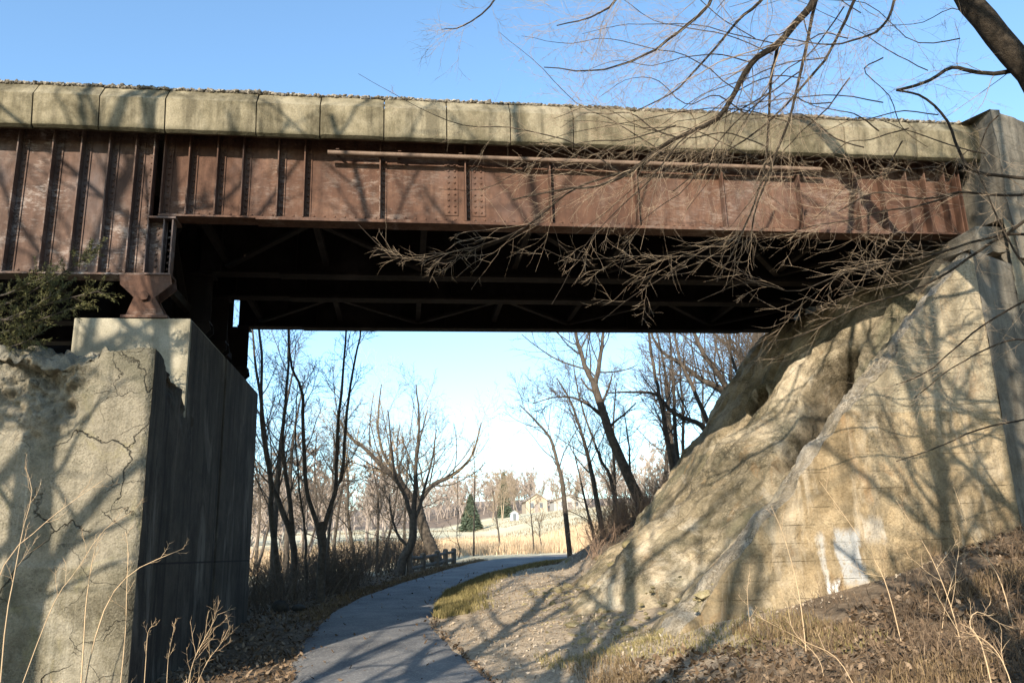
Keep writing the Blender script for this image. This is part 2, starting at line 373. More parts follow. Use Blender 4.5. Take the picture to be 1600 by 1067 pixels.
def nrm(v): return v / (np.linalg.norm(v) + 1e-9)
UP = np.array([0, 0, 1.])
def resample(pts, n):
    pts = np.asarray(pts, float); m = len(pts)
    if m == 2: return pts[0] + (pts[1] - pts[0]) * np.linspace(0, 1, n)[:, None]
    P = np.vstack([2 * pts[0] - pts[1], pts, 2 * pts[-1] - pts[-2]])
    out = []
    for q in np.linspace(0, m - 1 - 1e-6, n):
        i = int(q); f = q - i; p0, p1, p2, p3 = P[i:i + 4]
        out.append(.5 * ((2 * p1) + (-p0 + p2) * f + (2 * p0 - 5 * p1 + 4 * p2 - p3) * f * f + (-p0 + 3 * p1 - 3 * p2 + p3) * f ** 3))
    return np.array(out)

def grow(Tb, p, d, L, r, lev, S):
    n = S['n'][lev]; pts = [p]; d = nrm(d); g = S['gn'][lev]; tr = S['trop'][lev]; st = L / (n - 1)
    for i in range(n - 1):
        d = nrm(d + rng.normal(0, g, 3) + UP * tr); p = p + d * st; pts.append(p)
    pts = np.array(pts); last = lev == S['max']
    rad = np.linspace(r, r * .15 if last else max(S['rmin'] * .6, r * .42), n)
    Tb[1 if r < S['rsplit'] else 0].add(pts, rad)
    if not last: kids(Tb, pts, rad, L, lev + 1, S)
def kids(Tb, pts, rad, L, lev, S, t0=.18, cnt=None, Lc=None):
    n = len(pts); c = S['cnt'][lev] if cnt is None else cnt
    c = max(1, int(round(c * rng.uniform(.75, 1.25)))); side = rng.uniform(0, 6.28)
    for q in range(c):
        tt = t0 + (S.get('te', 1) - t0) * (q + rng.uniform(.1, .9)) / c
        x = tt * (n - 1); i = min(n - 2, int(x)); f = x - i
        pos = pts[i] * (1 - f) + pts[i + 1] * f; r0 = rad[i] * (1 - f) + rad[i + 1] * f
        d = nrm(pts[i + 1] - pts[i])
        side += 2.4 + rng.normal(0, .5)
        a = nrm(np.cross(d, UP if abs(d[2]) < .9 else np.array([1., 0, 0]))); c2 = np.cross(d, a)
        perp = a * math.cos(side) + c2 * math.sin(side)
        ang = R(S['ang'][lev] + rng.normal(0, S.get('sa', 9)))
        dd = d * math.cos(ang) + perp * math.sin(ang)
        LL = (Lc if Lc else L * S['rat'][lev]) * (S.get('ta', 1.15) - S.get('tb', .55) * tt) * rng.uniform(*S.get('lv', (.65, 1.3)))
        grow(Tb, pos, dd, LL, max(S['rmin'], r0 * S['rr'] * rng.uniform(.7, 1)), lev, S)

SB = dict(n=[8, 7, 6, 5, 4], gn=[.07, .12, .15, .18, .2], trop=[.04, .1, .09, .06, .03], max=4, rmin=.004, rsplit=.025,
          cnt=[0, 7, 6, 5, 4], ang=[0, 38, 40, 42, 42], rat=[0, .55, .5, .48, .5], rr=.4)
SFAR = dict(SB, max=3, cnt=[0, 8, 7, 6], rmin=.006, rsplit=.04)

def tree_from(label, cat, limbs, S, mats, group=None, name='bare_tree', base=None):
    """limbs: list of (points, r0, r1, children, child length, first t)"""
    Tb = (Tubes(), Tubes())
    for pts, r0, r1, c, Lc, t0 in limbs:
        n = max(8, len(pts) * 3); P = resample(pts, n)
        L = np.linalg.norm(np.diff(P, axis=0), axis=1).sum()
        P[1:-1] += rng.normal(0, .006 * L / n * 4, (n - 2, 3))
        rad = np.linspace(r0, r1, n)
        if r0 > .2: P = resample(P, n * 3); rad = np.linspace(r0, r1, n * 3) * (1 + rng.normal(0, .03, n * 3)); P[:, :2] += rng.normal(0, .008, (n * 3, 2))
        Tb[0].add(P, rad)
        if c: kids(Tb, P, rad, L, 1, S, t0, c, Lc)
    bp = limbs[0][0][0] if base is None else base
    o = thing(name, tuple(map(float, bp)), label, cat, group)
    Tb[0].build('trunk', mats[0], o)
    if Tb[1].d: Tb[1].build('crown', mats[1], o)
    return settle(o)

# ------------------------------------------------------------------ terrain
PL = np.array([(-1.2, -12), (-1.1, 0), (-1.2, 6), (-1.35, 10), (-1.58, 14), (-1.45, 18), (-.95, 21), (.2, 25), (1.6, 29), (3.3, 32.8), (6.2, 35.3), (13, 36.6), (28, 37.5)], float)
PR = np.array([(1.6, -12), (1.7, 0), (1.5, 6), (1.2, 10), (.62, 15.2), (.78, 18), (1.15, 21), (2.6, 25.6), (3.5, 27.6), (4.7, 29.6), (7.5, 31.9), (13.5, 33.4), (28, 34.4)], float)
def zbase(Y): return np.interp(Y, [-60, 4, 8, 11, 34, 45, 60, 120, 200, 300, 420, 2500], [-1.75, -1.7, -1.66, -1.5, -.24, .12, .7, 3.2, 6.0, 14, 22, 70])
def xl(Y): return np.interp(Y, PL[:10, 1], PL[:10, 0])
def xr(Y): return np.interp(Y, [-12, 0, 6, 10, 15.2, 18, 21, 25.6, 29.6, 31.9, 33.4, 35, 60], [1.6, 1.7, 1.5, 1.2, .62, .78, 1.15, 2.6, 4.7, 7.5, 13.5, 26, 60])
def terr(X, Y, noise=True):
    X = np.asarray(X, float); Y = np.asarray(Y, float)
    z = zbase(Y)
    d = np.maximum(0, X - xr(Y) - .15)
    kf = np.interp(Y, [0, 6, 10.9, 11.6, 18, 25, 33], [.2, .19, .165, .14, .14, .15, .1])
    x2 = np.maximum(0, X - np.interp(Y, [0, 10.95, 11.6, 18, 25, 33], [4.6, 4.6, 4.5, 4.4, 4.6, 9]))
    k2 = np.interp(Y, [-10, 10.95, 11.6, 18, 21, 25, 30, 33], [.06, .1, .68, .7, .62, .4, .3, .2])
    h = kf * np.minimum(d, 9) + k2 * x2
    hm = np.interp(Y, [0, 10, 12, 18.5, 24, 33], [3, 3.4, 7.5, 7.5, 6.5, 3.5])
    h = hm * np.tanh(h / hm)
    z = z + h
    dl_ = np.maximum(0, xl(Y) - X - .25)
    z = z - np.interp(Y, [15, 22, 45, 70], [0, .09, .05, 0]) * np.minimum(dl_, 12)
    z = z + np.interp(Y, [0, 6, 12, 15], [.02, .04, .04, 0]) * np.minimum(dl_, 8)
    if noise:
        m = np.clip(np.where((X > xl(Y)) & (X < xr(Y)), 0, np.minimum(np.minimum(np.abs(X - xl(Y)), np.abs(X - xr(Y))) * 2., 1)), 0, 1)
        m = np.where(Y > 33, np.clip((Y - 38.5) / 4, 0, 1), m)
        z = z + m * (.22 * fbm(X * .7, Y * .7, 3) + .09 * fbm(X * 3, Y * 3, 5)) 
    return z
def gz(x, y): return float(terr(np.array([x]), np.array([y]))[0])

N = NT('ground_soil')
n1 = N.noise(.5, 6, .65); n2 = N.noise(6, 5, .7); n3 = N.noise(40, 3, .7)
soil = N.ramp(n2, (.3, (.075, .052, .034)), (.55, (.16, .118, .078)), (.72, (.27, .205, .14)))
chips = N.ramp(N.math('ADD', N.math('MULTIPLY', n2, .5), N.math('MULTIPLY', n3, .5)), (.34, (.2, .155, .105)), (.5, (.36, .285, .2)), (.64, (.52, .43, .32)))
lawn = N.ramp(N.noise(.12, 5, .6), (.35, (.47, .41, .26)), (.5, (.6, .53, .35)), (.66, (.67, .6, .42)))
P = N.sep(N.geo.outputs['Position'])
gmask = N.math('MULTIPLY', band(N, N.math('ADD', P[0], N.math('MULTIPLY', n1, 1.5)), 1.2, 5.6, .5), band(N, N.math('ADD', P[1], N.math('MULTIPLY', n1, 1.5)), 9.6, 27, .8))
c = N.mix(gmask, soil, chips)
lm = band(N, P[1], 33, 9000, 5)
c = N.mix(lm, c, lawn)
wood = band(N, P[1], 190, 9000, 15); c = N.mix(wood, c, (.2, .15, .11))
N.bump(N.math('ADD', n2, N.math('MULTIPLY', n3, .6)), .8, .05)
MAT['ground'] = N.out(c, .97)

xs = np.concatenate([-np.geomspace(1500, 13, 30), np.arange(-12.6, 15, .2), np.geomspace(15.4, 1500, 32)])
ys = np.concatenate([-np.geomspace(300, 3.5, 12), np.arange(-3, 4, .5), np.arange(4, 40, .2), np.geomspace(40.4, 2500, 70)])
Xg, Yg = np.meshgrid(xs, ys, indexing='ij')
V = np.stack([Xg, Yg, terr(Xg, Yg)], -1).reshape(-1, 3)
tag(np_mesh('ground', V, grid_faces(len(xs), len(ys)), MAT['ground'], None, True), kind='structure')

nL = 150; Lp = resample(np.column_stack([PL, np.zeros(len(PL))]), nL); Rp = resample(np.column_stack([PR, np.zeros(len(PR))]), nL)
Lp[:, 0] += .09 * fbm(Lp[:, 1] * 1.3, Lp[:, 1] * 0, 11) * 2; Rp[:, 0] += .12 * fbm(Rp[:, 1] * 1.3, Rp[:, 1] * 0, 12) * 2
cs = np.linspace(0, 1, 14); PV = Lp[:, None, :] * (1 - cs)[None, :, None] + Rp[:, None, :] * cs[None, :, None]
PV[:, :, 2] = zbase(PV[:, :, 1]) + .035 + .03 * np.sin(np.pi * cs)[None, :]
PV[:, 0, 2] -= .05; PV[:, -1, 2] -= .05
tag(np_mesh('path', PV.reshape(-1, 3), grid_faces(nL, 14), MAT['asphalt'], None, True), kind='structure')

# ------------------------------------------------------------------ bridge
YG = [12.0, 14.5, 15.9, 18.1]
ZT = 6.36; ZB = 5.0; ZD = 4.07
XN = -3.36           # right end of the deep span
def web_X(px, py, Y=12.): return float(at(px, py, Y=Y)[0])

main = thing('girder_span', (3, 12, 5), 'long shallow rusty plate girder span crossing above the paved trail', 'bridge span')
deep = thing('girder_span', (-6, 12, 4.07), 'deeper rusty plate girder span with flaking paint left of the pier', 'bridge span')

def stiffener(x, Y, z0, z1, mat, parent, side=1, depth=.165, leg=.1, riv=True):
    m = MB()
    m.box(x - .009, x + .009, Y - depth, Y - .013, z0, z1)
    m.box(min(x + side * .010, x + side * leg), max(x + side * .010, x + side * leg), Y - .026, Y - .0135, z0, z1)
    if riv:
        z = z0 + .1
        while z < z1 - .06: m.rivet(x + side * leg * .58, Y - .026, z); z += .1
    return m.build('stiffener', mat, parent)

def girder(root, x0, x1, zb, zt, Y, stiff, mat, near, notch=None, mid=None):
    m = MB()
    if notch:
        m.prism_y([(x0, zb), (notch[0], zb), (notch[0], notch[1]), (x1, notch[1]), (x1, zt), (x0, zt)], Y - .008, Y + .008)
    else: m.box(x0, x1, Y - .008, Y + .008, zb, zt)
    xe = notch[0] if notch else x1
    for sgn in ((-1, 1) if not near else (-1,)):
        ya, yb = sorted((Y + sgn * .0085, Y + sgn * .0125))
        m.box(x0, xe, ya, yb, zb + .02, zb + .13); m.box(x0, x1, ya, yb, zt - .13, zt - .02)
    if near:
        x = x0 + .07
        while x < x1 - .04:
            m.rivet(x, Y - .0125, zt - .075)
            if x < xe: m.rivet(x, Y - .0125, zb + .07)
            x += .155
    g = m.build('girder', mat, root)
    MB().box(x0, xe, Y - .15, Y + .15, zb - .028, zb).build('bottom_flange', mat, g)
    MB().box(x0, x1, Y - .17, Y + .17, zt, zt + .028).build('top_flange', mat, g)
    if mid: MB().box(x0 + mid, xe - mid, Y - .15, Y + .15, zb - .05, zb - .029).build('cover_plate', mat, g)
    for s in stiff:
        if isinstance(s, tuple): x, sd, z1 = s
        else: x, sd, z1 = s, 1, zt
        stiffener(x, Y, zb, z1, mat, g, sd, riv=near)
    return g

st_main = [web_X(p, 285) for p in (297, 341, 381, 436, 477, 594, 726, 857, 990, 1123, 1241, 1330, 1370, 1407, 1436, 1466, 1489)]
st_deep = [web_X(p, 320) for p in (-108, -40, 24, 79, 124, 168, 210)]
xe_hi = web_X(243, 285); xm0 = web_X(256, 285)
st_deep_t = [(x, 1, ZT) for x in st_deep] + [(xe_hi - .01, -1, ZT), (web_X(258, 390), 1, ZB - .06), (XN - .02, -1, ZB - .06)]
XR = 9.45
st_main_t = [xm0 + .02] + st_main + [XR - .03]
for i, Y in enumerate(YG):
    near = i == 0
    m_ = MAT['rust'] if near else MAT['rust_shade']
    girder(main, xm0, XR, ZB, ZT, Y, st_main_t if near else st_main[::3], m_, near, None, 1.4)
    m_ = MAT['rust_flaked'] if near else MAT['rust_shade']
    gm = MB()
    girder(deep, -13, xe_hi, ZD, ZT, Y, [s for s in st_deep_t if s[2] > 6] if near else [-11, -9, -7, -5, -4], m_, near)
    # the seat that carries the shallow span
    m = MB(); m.box(xe_hi, XN, Y - .0081, Y + .0081, ZD + .001, ZB - .085)
    if near:
        z = ZD + .15
        while z < ZB - .15:
            m.rivet(xe_hi + .1, Y - .0085, z); m.rivet(XN - .12, Y - .0085, z); z += .1
    seat = m.build('seat_web', m_, deep)
    MB().box(xe_hi + .002, XN + .03, Y - .19, Y + .19, ZB - .084, ZB - .053).build('seat_plate', m_, seat)
    MB().box(xe_hi + .001, XN + .01, Y - .17, Y + .17, ZD - .028, ZD - .0002).build('seat_flange', m_, seat)
    if near:
        stiffener(web_X(258, 390), Y, ZD, ZB - .086, m_, seat, 1); stiffener(XN - .012, Y, ZD, ZB - .086, m_, seat, -1)
# splice plates with rivet fields on the near face
m = MB(); xs_ = web_X(726, 285)
for sg in (-1, 1):
    m = MB(); x0, x1 = sorted((xs_ + sg * .11, xs_ + sg * .32)); m.box(x0, x1, 12 - .0215, 12 - .0128, ZB + .14, ZT - .2)
    for dz in np.arange(ZB + .2, ZT - .22, .1):
        for dx in (.16, .26): m.rivet(xs_ + sg * dx, 12 - .0215, dz)
    m.build('splice_plate', MAT['rust'], main)

# bracing
def brace(root, p, q, mat=MAT['rust_shade']): MB().beam(p, q, .1, .05).build('brace', mat, root)
xx = np.linspace(xm0 + .5, XR - .5, 8)
for ya, yb in ((12, 14.5), (15.9, 18.1)):
    for k in range(len(xx) - 1):
        a, c = (ya + .18, yb - .18) if k % 2 else (yb - .18, ya + .18)
        brace(main, (xx[k], a, ZB + .06), (xx[k + 1], c, ZB + .06))
    for x in xx:
        MB().box(x - .05, x + .05, ya + .17, yb - .17, ZB + .1, ZB + .22).build('cross_strut', MAT['rust_shade'], main)
        brace(main, (x + .02, ya + .15, ZB + .25), (x + .02, yb - .15, ZT - .15)); 
for ya, yb in ((12, 14.5), (15.9, 18.1)):
    for x in (-10, -7.5, -5.3, XN - .35):
        MB().box(x - .05, x + .05, ya + .17, yb - .17, ZD + .12, ZD + .26).build('cross_strut', MAT['rust_shade'], deep)
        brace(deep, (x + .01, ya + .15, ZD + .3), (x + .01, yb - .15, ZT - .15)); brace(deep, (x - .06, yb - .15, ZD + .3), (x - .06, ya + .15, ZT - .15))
settle(main); settle(deep)

# bearings: hourglass shoes with a big hexagonal pin nut
prof_px = [(192, 431), (271, 431), (273, 446), (247, 466), (263, 496), (200, 496), (214, 466), (193, 446)]
for i, Y in enumerate(YG):
    pr = [(float(at(px, py, Y=12.)[0]), float(at(px, py, Y=12.)[2])) for px, py in prof_px]
    z0 = pr[0][1]; pr = [(x, z - z0 + ZD - .0285) for x, z in pr]
    zc = pr[3][1]; xc = (pr[3][0] + pr[6][0]) / 2; zl = pr[4][1]
    labs = ['hourglass steel bearing shoe with hexagonal pin nut on the sunlit pale pedestal', 'second steel bearing shoe back, in the dark under the bridge',
            'third steel bearing shoe back, in the dark under the bridge', 'farthest steel bearing shoe, silhouetted against the sky beneath the bridge']
    o = thing('bridge_bearing', (xc, Y, zl), labs[i], 'bearing', 'steel bearings on the pier')
    mt = MAT['rust'] if i == 0 else MAT['rust_shade']
    for sy in (-.15, .12): MB().prism_y(pr, Y + sy, Y + sy + .03).build('bearing_plate', mt, o, .004)
    MB().box(pr[6][0] + .02, pr[3][0] - .02, Y - .119, Y + .119, zl, pr[0][1] - .002).build('bearing_block', mt, o)
    hx = [(xc + .075 * math.cos(R(60 * k + 10)), zc + .01 + .075 * math.sin(R(60 * k + 10))) for k in range(6)]
    MB().prism_y(hx, Y - .2, Y - .151).build('pin_nut', mt, o, .006)
    MB().box(pr[5][0] - .03, pr[4][0] + .05, Y - .24, Y + .24, zl - .04, zl - .001).build('base_plate', mt, o)
    settle(o)
ZPED = zl - .042

# deck
YC = 11.5
deck = thing('bridge_deck', (-1, 12, 6.4), 'long concrete bridge deck with tan coping blocks resting on the girders', 'bridge deck')
ed = [-240, -150, -60, 48, 153, 257, 400, 500, 600, 698, 797, 895, 990, 1085, 1200, 1315, 1425, 1531]
ex = [float(at(p, 170, Y=YC)[0]) for p in ed]
def ctop(x): return 6.86 + .0 * x
for i in range(len(ex) - 1):
    x0, x1 = ex[i] + .009, ex[i + 1] - .009
    dy = rng.normal(0, .008); dz = rng.normal(0, .006)
    prof = [(YC + .11, 6.2), (YC + .06, 6.235), (YC, 6.7), (YC + .16, 6.93), (YC + .42, 6.95), (YC + .42, 6.43), (YC + .34, 6.3)]
    nx = max(6, int((x1 - x0) / .06)); prof = np.array(prof)
    pf = resample(np.column_stack([prof, np.zeros(len(prof))]), 7)[:, :2]; pf = prof
    segs = []
    for k in range(len(pf)):
        a, c = pf[k], pf[(k + 1) % len(pf)]; q = max(1, int(np.linalg.norm(c - a) / .08))
        for e in range(q): segs.append(a + (c - a) * e / q)
    segs = np.array(segs); ns = len(segs); xsx = np.linspace(x0, x1, nx)
    VV = np.zeros((nx, ns, 3)); VV[:, :, 0] = xsx[:, None]; VV[:, :, 1] = segs[:, 0] + dy; VV[:, :, 2] = segs[:, 1] + dz
    ww = fbm(VV[:, :, 0] * 3 + i * 7, VV[:, :, 2] * 3, 21); VV[:, :, 1] += .012 * ww * 2
    VV[:, :, 2] += .016 * fbm(VV[:, :, 0] * 5 + i * 3, VV[:, :, 1] * 5, 22) * 2 * (VV[:, :, 2] > 6.8)
    VV[:, :, 2] += .02 * fbm(VV[:, :, 0] * 7 + i * 3, VV[:, :, 1] * 2, 29) * (VV[:, :, 2] < 6.25)
    for e, s in ((0, 1), (-1, -1)): VV[e, :, 1] += .014; 
    fq = []
    for a in range(nx - 1):
        for k in range(ns): fq.append((a * ns + k, a * ns + (k + 1) % ns, (a + 1) * ns + (k + 1) % ns, (a + 1) * ns + k))
    caps = [(VV[0].mean(0)), (VV[-1].mean(0))]
    Vv = np.vstack([VV.reshape(-1, 3), caps]); ft = []
    for k in range(ns):
        ft.append((nx * ns, (k + 1) % ns, k)); ft.append((nx * ns + 1, (nx - 1) * ns + k, (nx - 1) * ns + (k + 1) % ns))
    np_mesh('coping_block', Vv, np.array(fq), MAT['coping'], deck, False, np.array(ft))
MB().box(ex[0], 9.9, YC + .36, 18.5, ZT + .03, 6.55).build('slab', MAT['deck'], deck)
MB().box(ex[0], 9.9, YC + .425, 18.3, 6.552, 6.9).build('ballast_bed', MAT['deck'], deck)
MB().prism_x([(18.3, 6.2), (18.75, 6.2), (18.75, 6.7), (18.6, 6.93), (18.31, 6.95)], ex[0], 9.9).build('far_coping', MAT['coping'], deck)
settle(deck)

def stones(pos, size, squash=.7):
    ph = (1 + 5 ** .5) / 2
    I = np.array([(-1, ph, 0), (1, ph, 0), (-1, -ph, 0), (1, -ph, 0), (0, -1, ph), (0, 1, ph), (0, -1, -ph), (0, 1, -ph), (ph, 0, -1), (ph, 0, 1), (-ph, 0, -1), (-ph, 0, 1)]) / 1.9
    Fi = np.array([(0, 11, 5), (0, 5, 1), (0, 1, 7), (0, 7, 10), (0, 10, 11), (1, 5, 9), (5, 11, 4), (11, 10, 2), (10, 7, 6), (7, 1, 8), (3, 9, 4), (3, 4, 2), (3, 2, 6), (3, 6, 8), (3, 8, 9), (4, 9, 5), (2, 4, 11), (6, 2, 10), (8, 6, 7), (9, 8, 1)])
    m = len(pos); V = I[None] * (1 + rng.normal(0, .22, (m, 12, 1))) * size[:, None, None]
    a = rng.uniform(0, 6.28, m); ca, sa = np.cos(a), np.sin(a)
    x = V[:, :, 0] * ca[:, None] - V[:, :, 1] * sa[:, None]; y = V[:, :, 0] * sa[:, None] + V[:, :, 1] * ca[:, None]
    V = np.stack([x, y, V[:, :, 2] * squash], -1) + pos[:, None, :]
    return V.reshape(-1, 3), (Fi[None] + (np.arange(m) * 12)[:, None, None]).reshape(-1, 3)
m = 7000; px = rng.uniform(ex[0], 9.8, m); py = YC + .15 + rng.exponential(.13, m); 
pile = np.clip(fbm(px * 1.3, py * 0, 41) * 1.2 + .35, 0, 1)
pz = 6.935 + rng.uniform(-.01, .025, m) + .12 * pile * np.clip((py - YC - .1) / .25, 0, 1)
V, Ft = stones(np.column_stack([px, py, pz]), rng.uniform(.014, .042, m))
tag(np_mesh('ballast_stones', V, None, MAT['ballast'], None, False, Ft), 'loose grey ballast stones along the top of the deck coping', 'ballast', kind='stuff')

# conduit along the girder
pz0 = at(512, 238, Y=11.78)
pipe = thing('conduit_pipe', (float(pz0[0]), 11.78, ZT - .12), 'long dull pipe clipped along the girder under the coping', 'pipe')
zpp = float(pz0[2]); Tb = Tubes(); Tb.add([(pz0[0] + k * .9, 11.78, zpp) for k in range(10)], [.04] * 10); Tb.build('pipe_run', MAT['pipe'], pipe)
cyl = MB(); n = 14
cyl.poly([(pz0[0] + .001, 11.78 + .039 * math.cos(6.283 * k / n), zpp + .039 * math.sin(6.283 * k / n)) for k in range(n)], [tuple(range(n))]).build('pipe_end', MAT['rust_shade'], pipe)
for x in np.arange(pz0[0] + .15, 8.3, .95):
    MB().box(x - .025, x + .025, 11.735, 11.83, zpp + .041, zpp + .05).box(x - .02, x + .02, 11.83, 11.992, zpp + .03, zpp + .06).build('pipe_clip', MAT['rust'], pipe)
settle(pipe)

# ------------------------------------------------------------------ left pier
XP = -2.99
pier = thing('bridge_pier', (-4, 12, -1.6), 'massive left concrete pier with cracked front wall and streaked side darkened for shade', 'pier')
def wall_grid(name, mat, parent, O, U, Vv, nu, nv, amp, sc, seed, topfn=None, edge=0, smooth=True):
    """displaced sheet: O + s*U + t*V, pushed along its normal by noise"""
    O, U, Vv = (np.asarray(q, float) for q in (O, U, Vv)); s, q = np.meshgrid(np.linspace(0, 1, nu), np.linspace(0, 1, nv), indexing='ij')
    P = O + s[..., None] * U + q[..., None] * Vv
    nn = nrm(np.cross(U, Vv)); lu, lv = np.linalg.norm(U), np.linalg.norm(Vv)
    d = amp * (fbm(s * lu * sc, q * lv * sc, seed) * 1.3 + .5 * fbm(s * lu * sc * 5, q * lv * sc * 5, seed + 9))
    e = np.minimum(np.minimum(s, 1 - s) * lu, np.minimum(q, 1 - q) * lv); d = d * np.clip(e / .12, 0, 1)
    return P + nn * d[..., None], s, q
# front wall (wing) as one closed displaced block with an eroded, crumbling top
x0, x1, y0, y1, zb_, zt_ = -9.0, XP + .02, 10.1, 12.2, -2.2, 2.5
def wing_top(x, y):
    z = zt_ + .05 * fbm(x * 2, y * 2, 51) * 2 + (.3 * fbm(x * 5, y * 5, 52) + .16 * fbm(x * 14, y * 14, 55)) * np.clip((x1 - .35 - x) / .2, .12, 1)
    br = np.clip((y - 10.35) / 1.85, 0, 1) * np.clip((x - (x1 - .75)) / .5, 0, 1)        # broken right rear corner
    z = z - br * (.52 + .45 * fbm(x * 4, y * 4, 53)) 
    z = z + np.clip((-3.75 - x), 0, 1.2) * .1 - np.clip(-4.6 - x, 0, 3) * .1
    z = z - .5 * np.clip((10.45 - y) / .35, 0, 1) * np.clip((-3.55 - x) / .4, 0, 1) * (.7 + 1.2 * fbm(x * 2.2, y * 0, 54))   # worn front lip left of the corner post
    return z
nu, nv, nz = 230, 60, 160
xs_ = np.linspace(x0, x1, nu); ys_ = np.linspace(y0, y1, nv)
verts = []; faces = []; off = 0
def addsheet(Pts, flip=False):
    global off
    n, m, _ = Pts.shape; fq = grid_faces(n, m, off); faces.append(fq[:, ::-1] if flip else fq); verts.append(Pts.reshape(-1, 3)); off += n * m
ch = .05
def shape_x(x): return x
# front sheet
A, Z = np.meshgrid(xs_, np.linspace(0, 1, nz), indexing='ij'); ztop = wing_top(A, np.full_like(A, y0))
zz = zb_ + (ztop - zb_) * Z
rough = np.clip((zz - 1.3 + .8 * fbm(A * 1.3, zz * 0, 66)) / .7, 0, 1) * np.clip((-3.5 - A) / .4, 0, 1)
Yf = y0 - .03 * fbm(A * 1.5, zz * 1.5, 61) + rough * (.5 * fbm(A * 2.4, zz * 2.4, 62) + .3 * np.abs(fbm(A * 5, zz * 5, 63)) + .25 * fbm(A * 9, zz * 9, 68) + .16 * np.abs(fbm(A * 17, zz * 17, 69))) 
Yf += np.where(zz < .03, -.03, 0) + .02 * fbm(A * 5, zz * 5, 67)
Yf += np.clip((A - (x1 - ch)) / ch, 0, 1) * ch
addsheet(np.stack([A, Yf, zz], -1))
fe = np.stack([A, Yf, zz], -1)[-1]
# right sheet
B, Z = np.meshgrid(ys_, np.linspace(0, 1, nz), indexing='ij'); ztop = wing_top(np.full_like(B, x1), B); zz = zb_ + (ztop - zb_) * Z
Xr = x1 + .02 * fbm(B * 2, zz * 2, 64) - np.clip((zz - ztop + .45) / .45, 0, 1) * np.clip((B - 10.5) / .4, 0, 1) * np.clip(.1 + .5 * fbm(B * 5, zz * 5, 65), 0, 1) * .6
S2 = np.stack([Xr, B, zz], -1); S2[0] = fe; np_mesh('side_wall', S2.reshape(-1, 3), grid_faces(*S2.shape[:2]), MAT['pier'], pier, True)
# top sheet
A, B = np.meshgrid(xs_, ys_, indexing='ij'); Zt = wing_top(A, B); TP = np.stack([A, B, Zt], -1)
TP[:, 0] = np.stack([xs_, Yf[:, -1], wing_top(xs_, np.full(nu, y0))], -1); TP[-1, :] = S2[:, -1]
addsheet(TP)
np_mesh('front_wall', np.vstack(verts), np.vstack(faces), MAT['wing_left'], pier, True)
MB().box(-4.58, XP - .012, 11.78, 14.2, -2.2, ZPED).build('pedestal', MAT['pedestal'], pier, .025)
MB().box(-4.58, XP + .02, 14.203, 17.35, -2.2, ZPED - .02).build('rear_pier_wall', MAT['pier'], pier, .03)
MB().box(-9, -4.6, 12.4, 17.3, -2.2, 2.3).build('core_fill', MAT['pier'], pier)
# streaked side facing of the pedestal (added thin sheet, shade painted into its dark colour), 6 mm proud
MB().box(XP - .0115, XP - .004, 11.86, 14.19, -2.2, ZPED - .03).build('shade_side_face', MAT['pier'], pier)
settle(pier)

# ------------------------------------------------------------------ right abutment
abut = thing('bridge_abutment', (6, 12, -1.2), 'right abutment with rough tan ribbed concrete slope and sloping front wall', 'abutment')
def ridge_z(x): return 1.107 * (x - 3.52) - 1.22
nS, nY = 250, 260
s = np.linspace(0, 1, nS); yy = np.linspace(11.02, 18.45, nY)
Sg, Yg_ = np.meshgrid(s, yy, indexing='ij')
xt, zt2, xb, zb2 = 9.75, 5.0, 2.75, -1.75
Xs = xb + (xt - xb) * Sg; Zs = zb2 + (zt2 - zb2) * Sg
Zs = Zs - .55 * np.clip(Sg - .8, 0, 1) * 0
Dp = np.interp(Yg_, [11, 11.25, 11.75, 12.15, 12.7, 13.6, 14.35, 14.75, 15.1, 15.5, 16.3, 17.5, 18.45], [.42, .5, .34, -.06, -.14, .06, .24, .22, -.02, -.12, -.06, .05, .08])
# far side of each rib is steep; ribs wander a little
wob = .35 * fbm(Sg * 3, Sg * 0, 71)
Dp = np.interp(Yg_ + wob, [11, 11.25, 11.75, 12.05, 12.5, 13.6, 14.35, 14.85, 15.05, 15.5, 16.3, 17.5, 18.45], [.3, .5, .46, -.3, -.42, -.02, .4, .42, -.16, -.3, -.14, .05, .1])
amp = np.interp(Sg, [0, .12, .3, .6, .85, 1], [.25, .6, 1, 1, .45, .1])
base_ = np.interp(Sg, [0, .18, .5, 1], [-.2, -.1, .05, .3]); Dp = Dp - .5
Dp = np.where(Yg_ < 11.9, Dp * np.clip((Yg_ - 11.62) / .28, 0, 1), Dp)
D = base_ * np.clip((12.6 - Yg_) / .8, 0, 1) + Dp * amp + .42 * np.clip((Yg_ - 12.4) / 2, 0, 1) + .34 * fbm(Sg * 5, Yg_ * .9, 72) + .2 * fbm(Sg * 16, Yg_ * 2.2, 73) + .07 * fbm(Sg * 50, Yg_ * 7, 74)
Zc = Zs
D = D + .35 * np.clip((Yg_ - 15.2) / 1.2, 0, 1) * np.interp(Sg, [.3, .55, .85], [-.15, .5, 1])
rid = 1 - np.abs(fbm(Sg * 2.2 + .4 * fbm(Sg * 6, Yg_ * 2, 90), Yg_ * 1.7, 91)) * 7
D = D - .13 * np.clip(rid, 0, 1) * np.clip(Sg * 5, 0, 1) + .05 * np.abs(fbm(Sg * 30, Yg_ * 5, 92)) * 2
nn = nrm(np.array([-(zt2 - zb2), 0, xt - xb]))
Pt = np.stack([Xs, Yg_, Zs], -1) + nn * D[..., None]
lim = np.interp(Yg_, [11.02, 11.8, 12.15, 18.45], [4.25, 4.4, 4.9, 4.9]) + .12 * fbm(Xs * 3, Yg_ * 3, 93); Pt[..., 2] = np.minimum(Pt[..., 2], lim + .12 * (Pt[..., 2] - lim).clip(0, 1))
Ri = np.stack([b, t, u])                                   # world axes in the camera frame
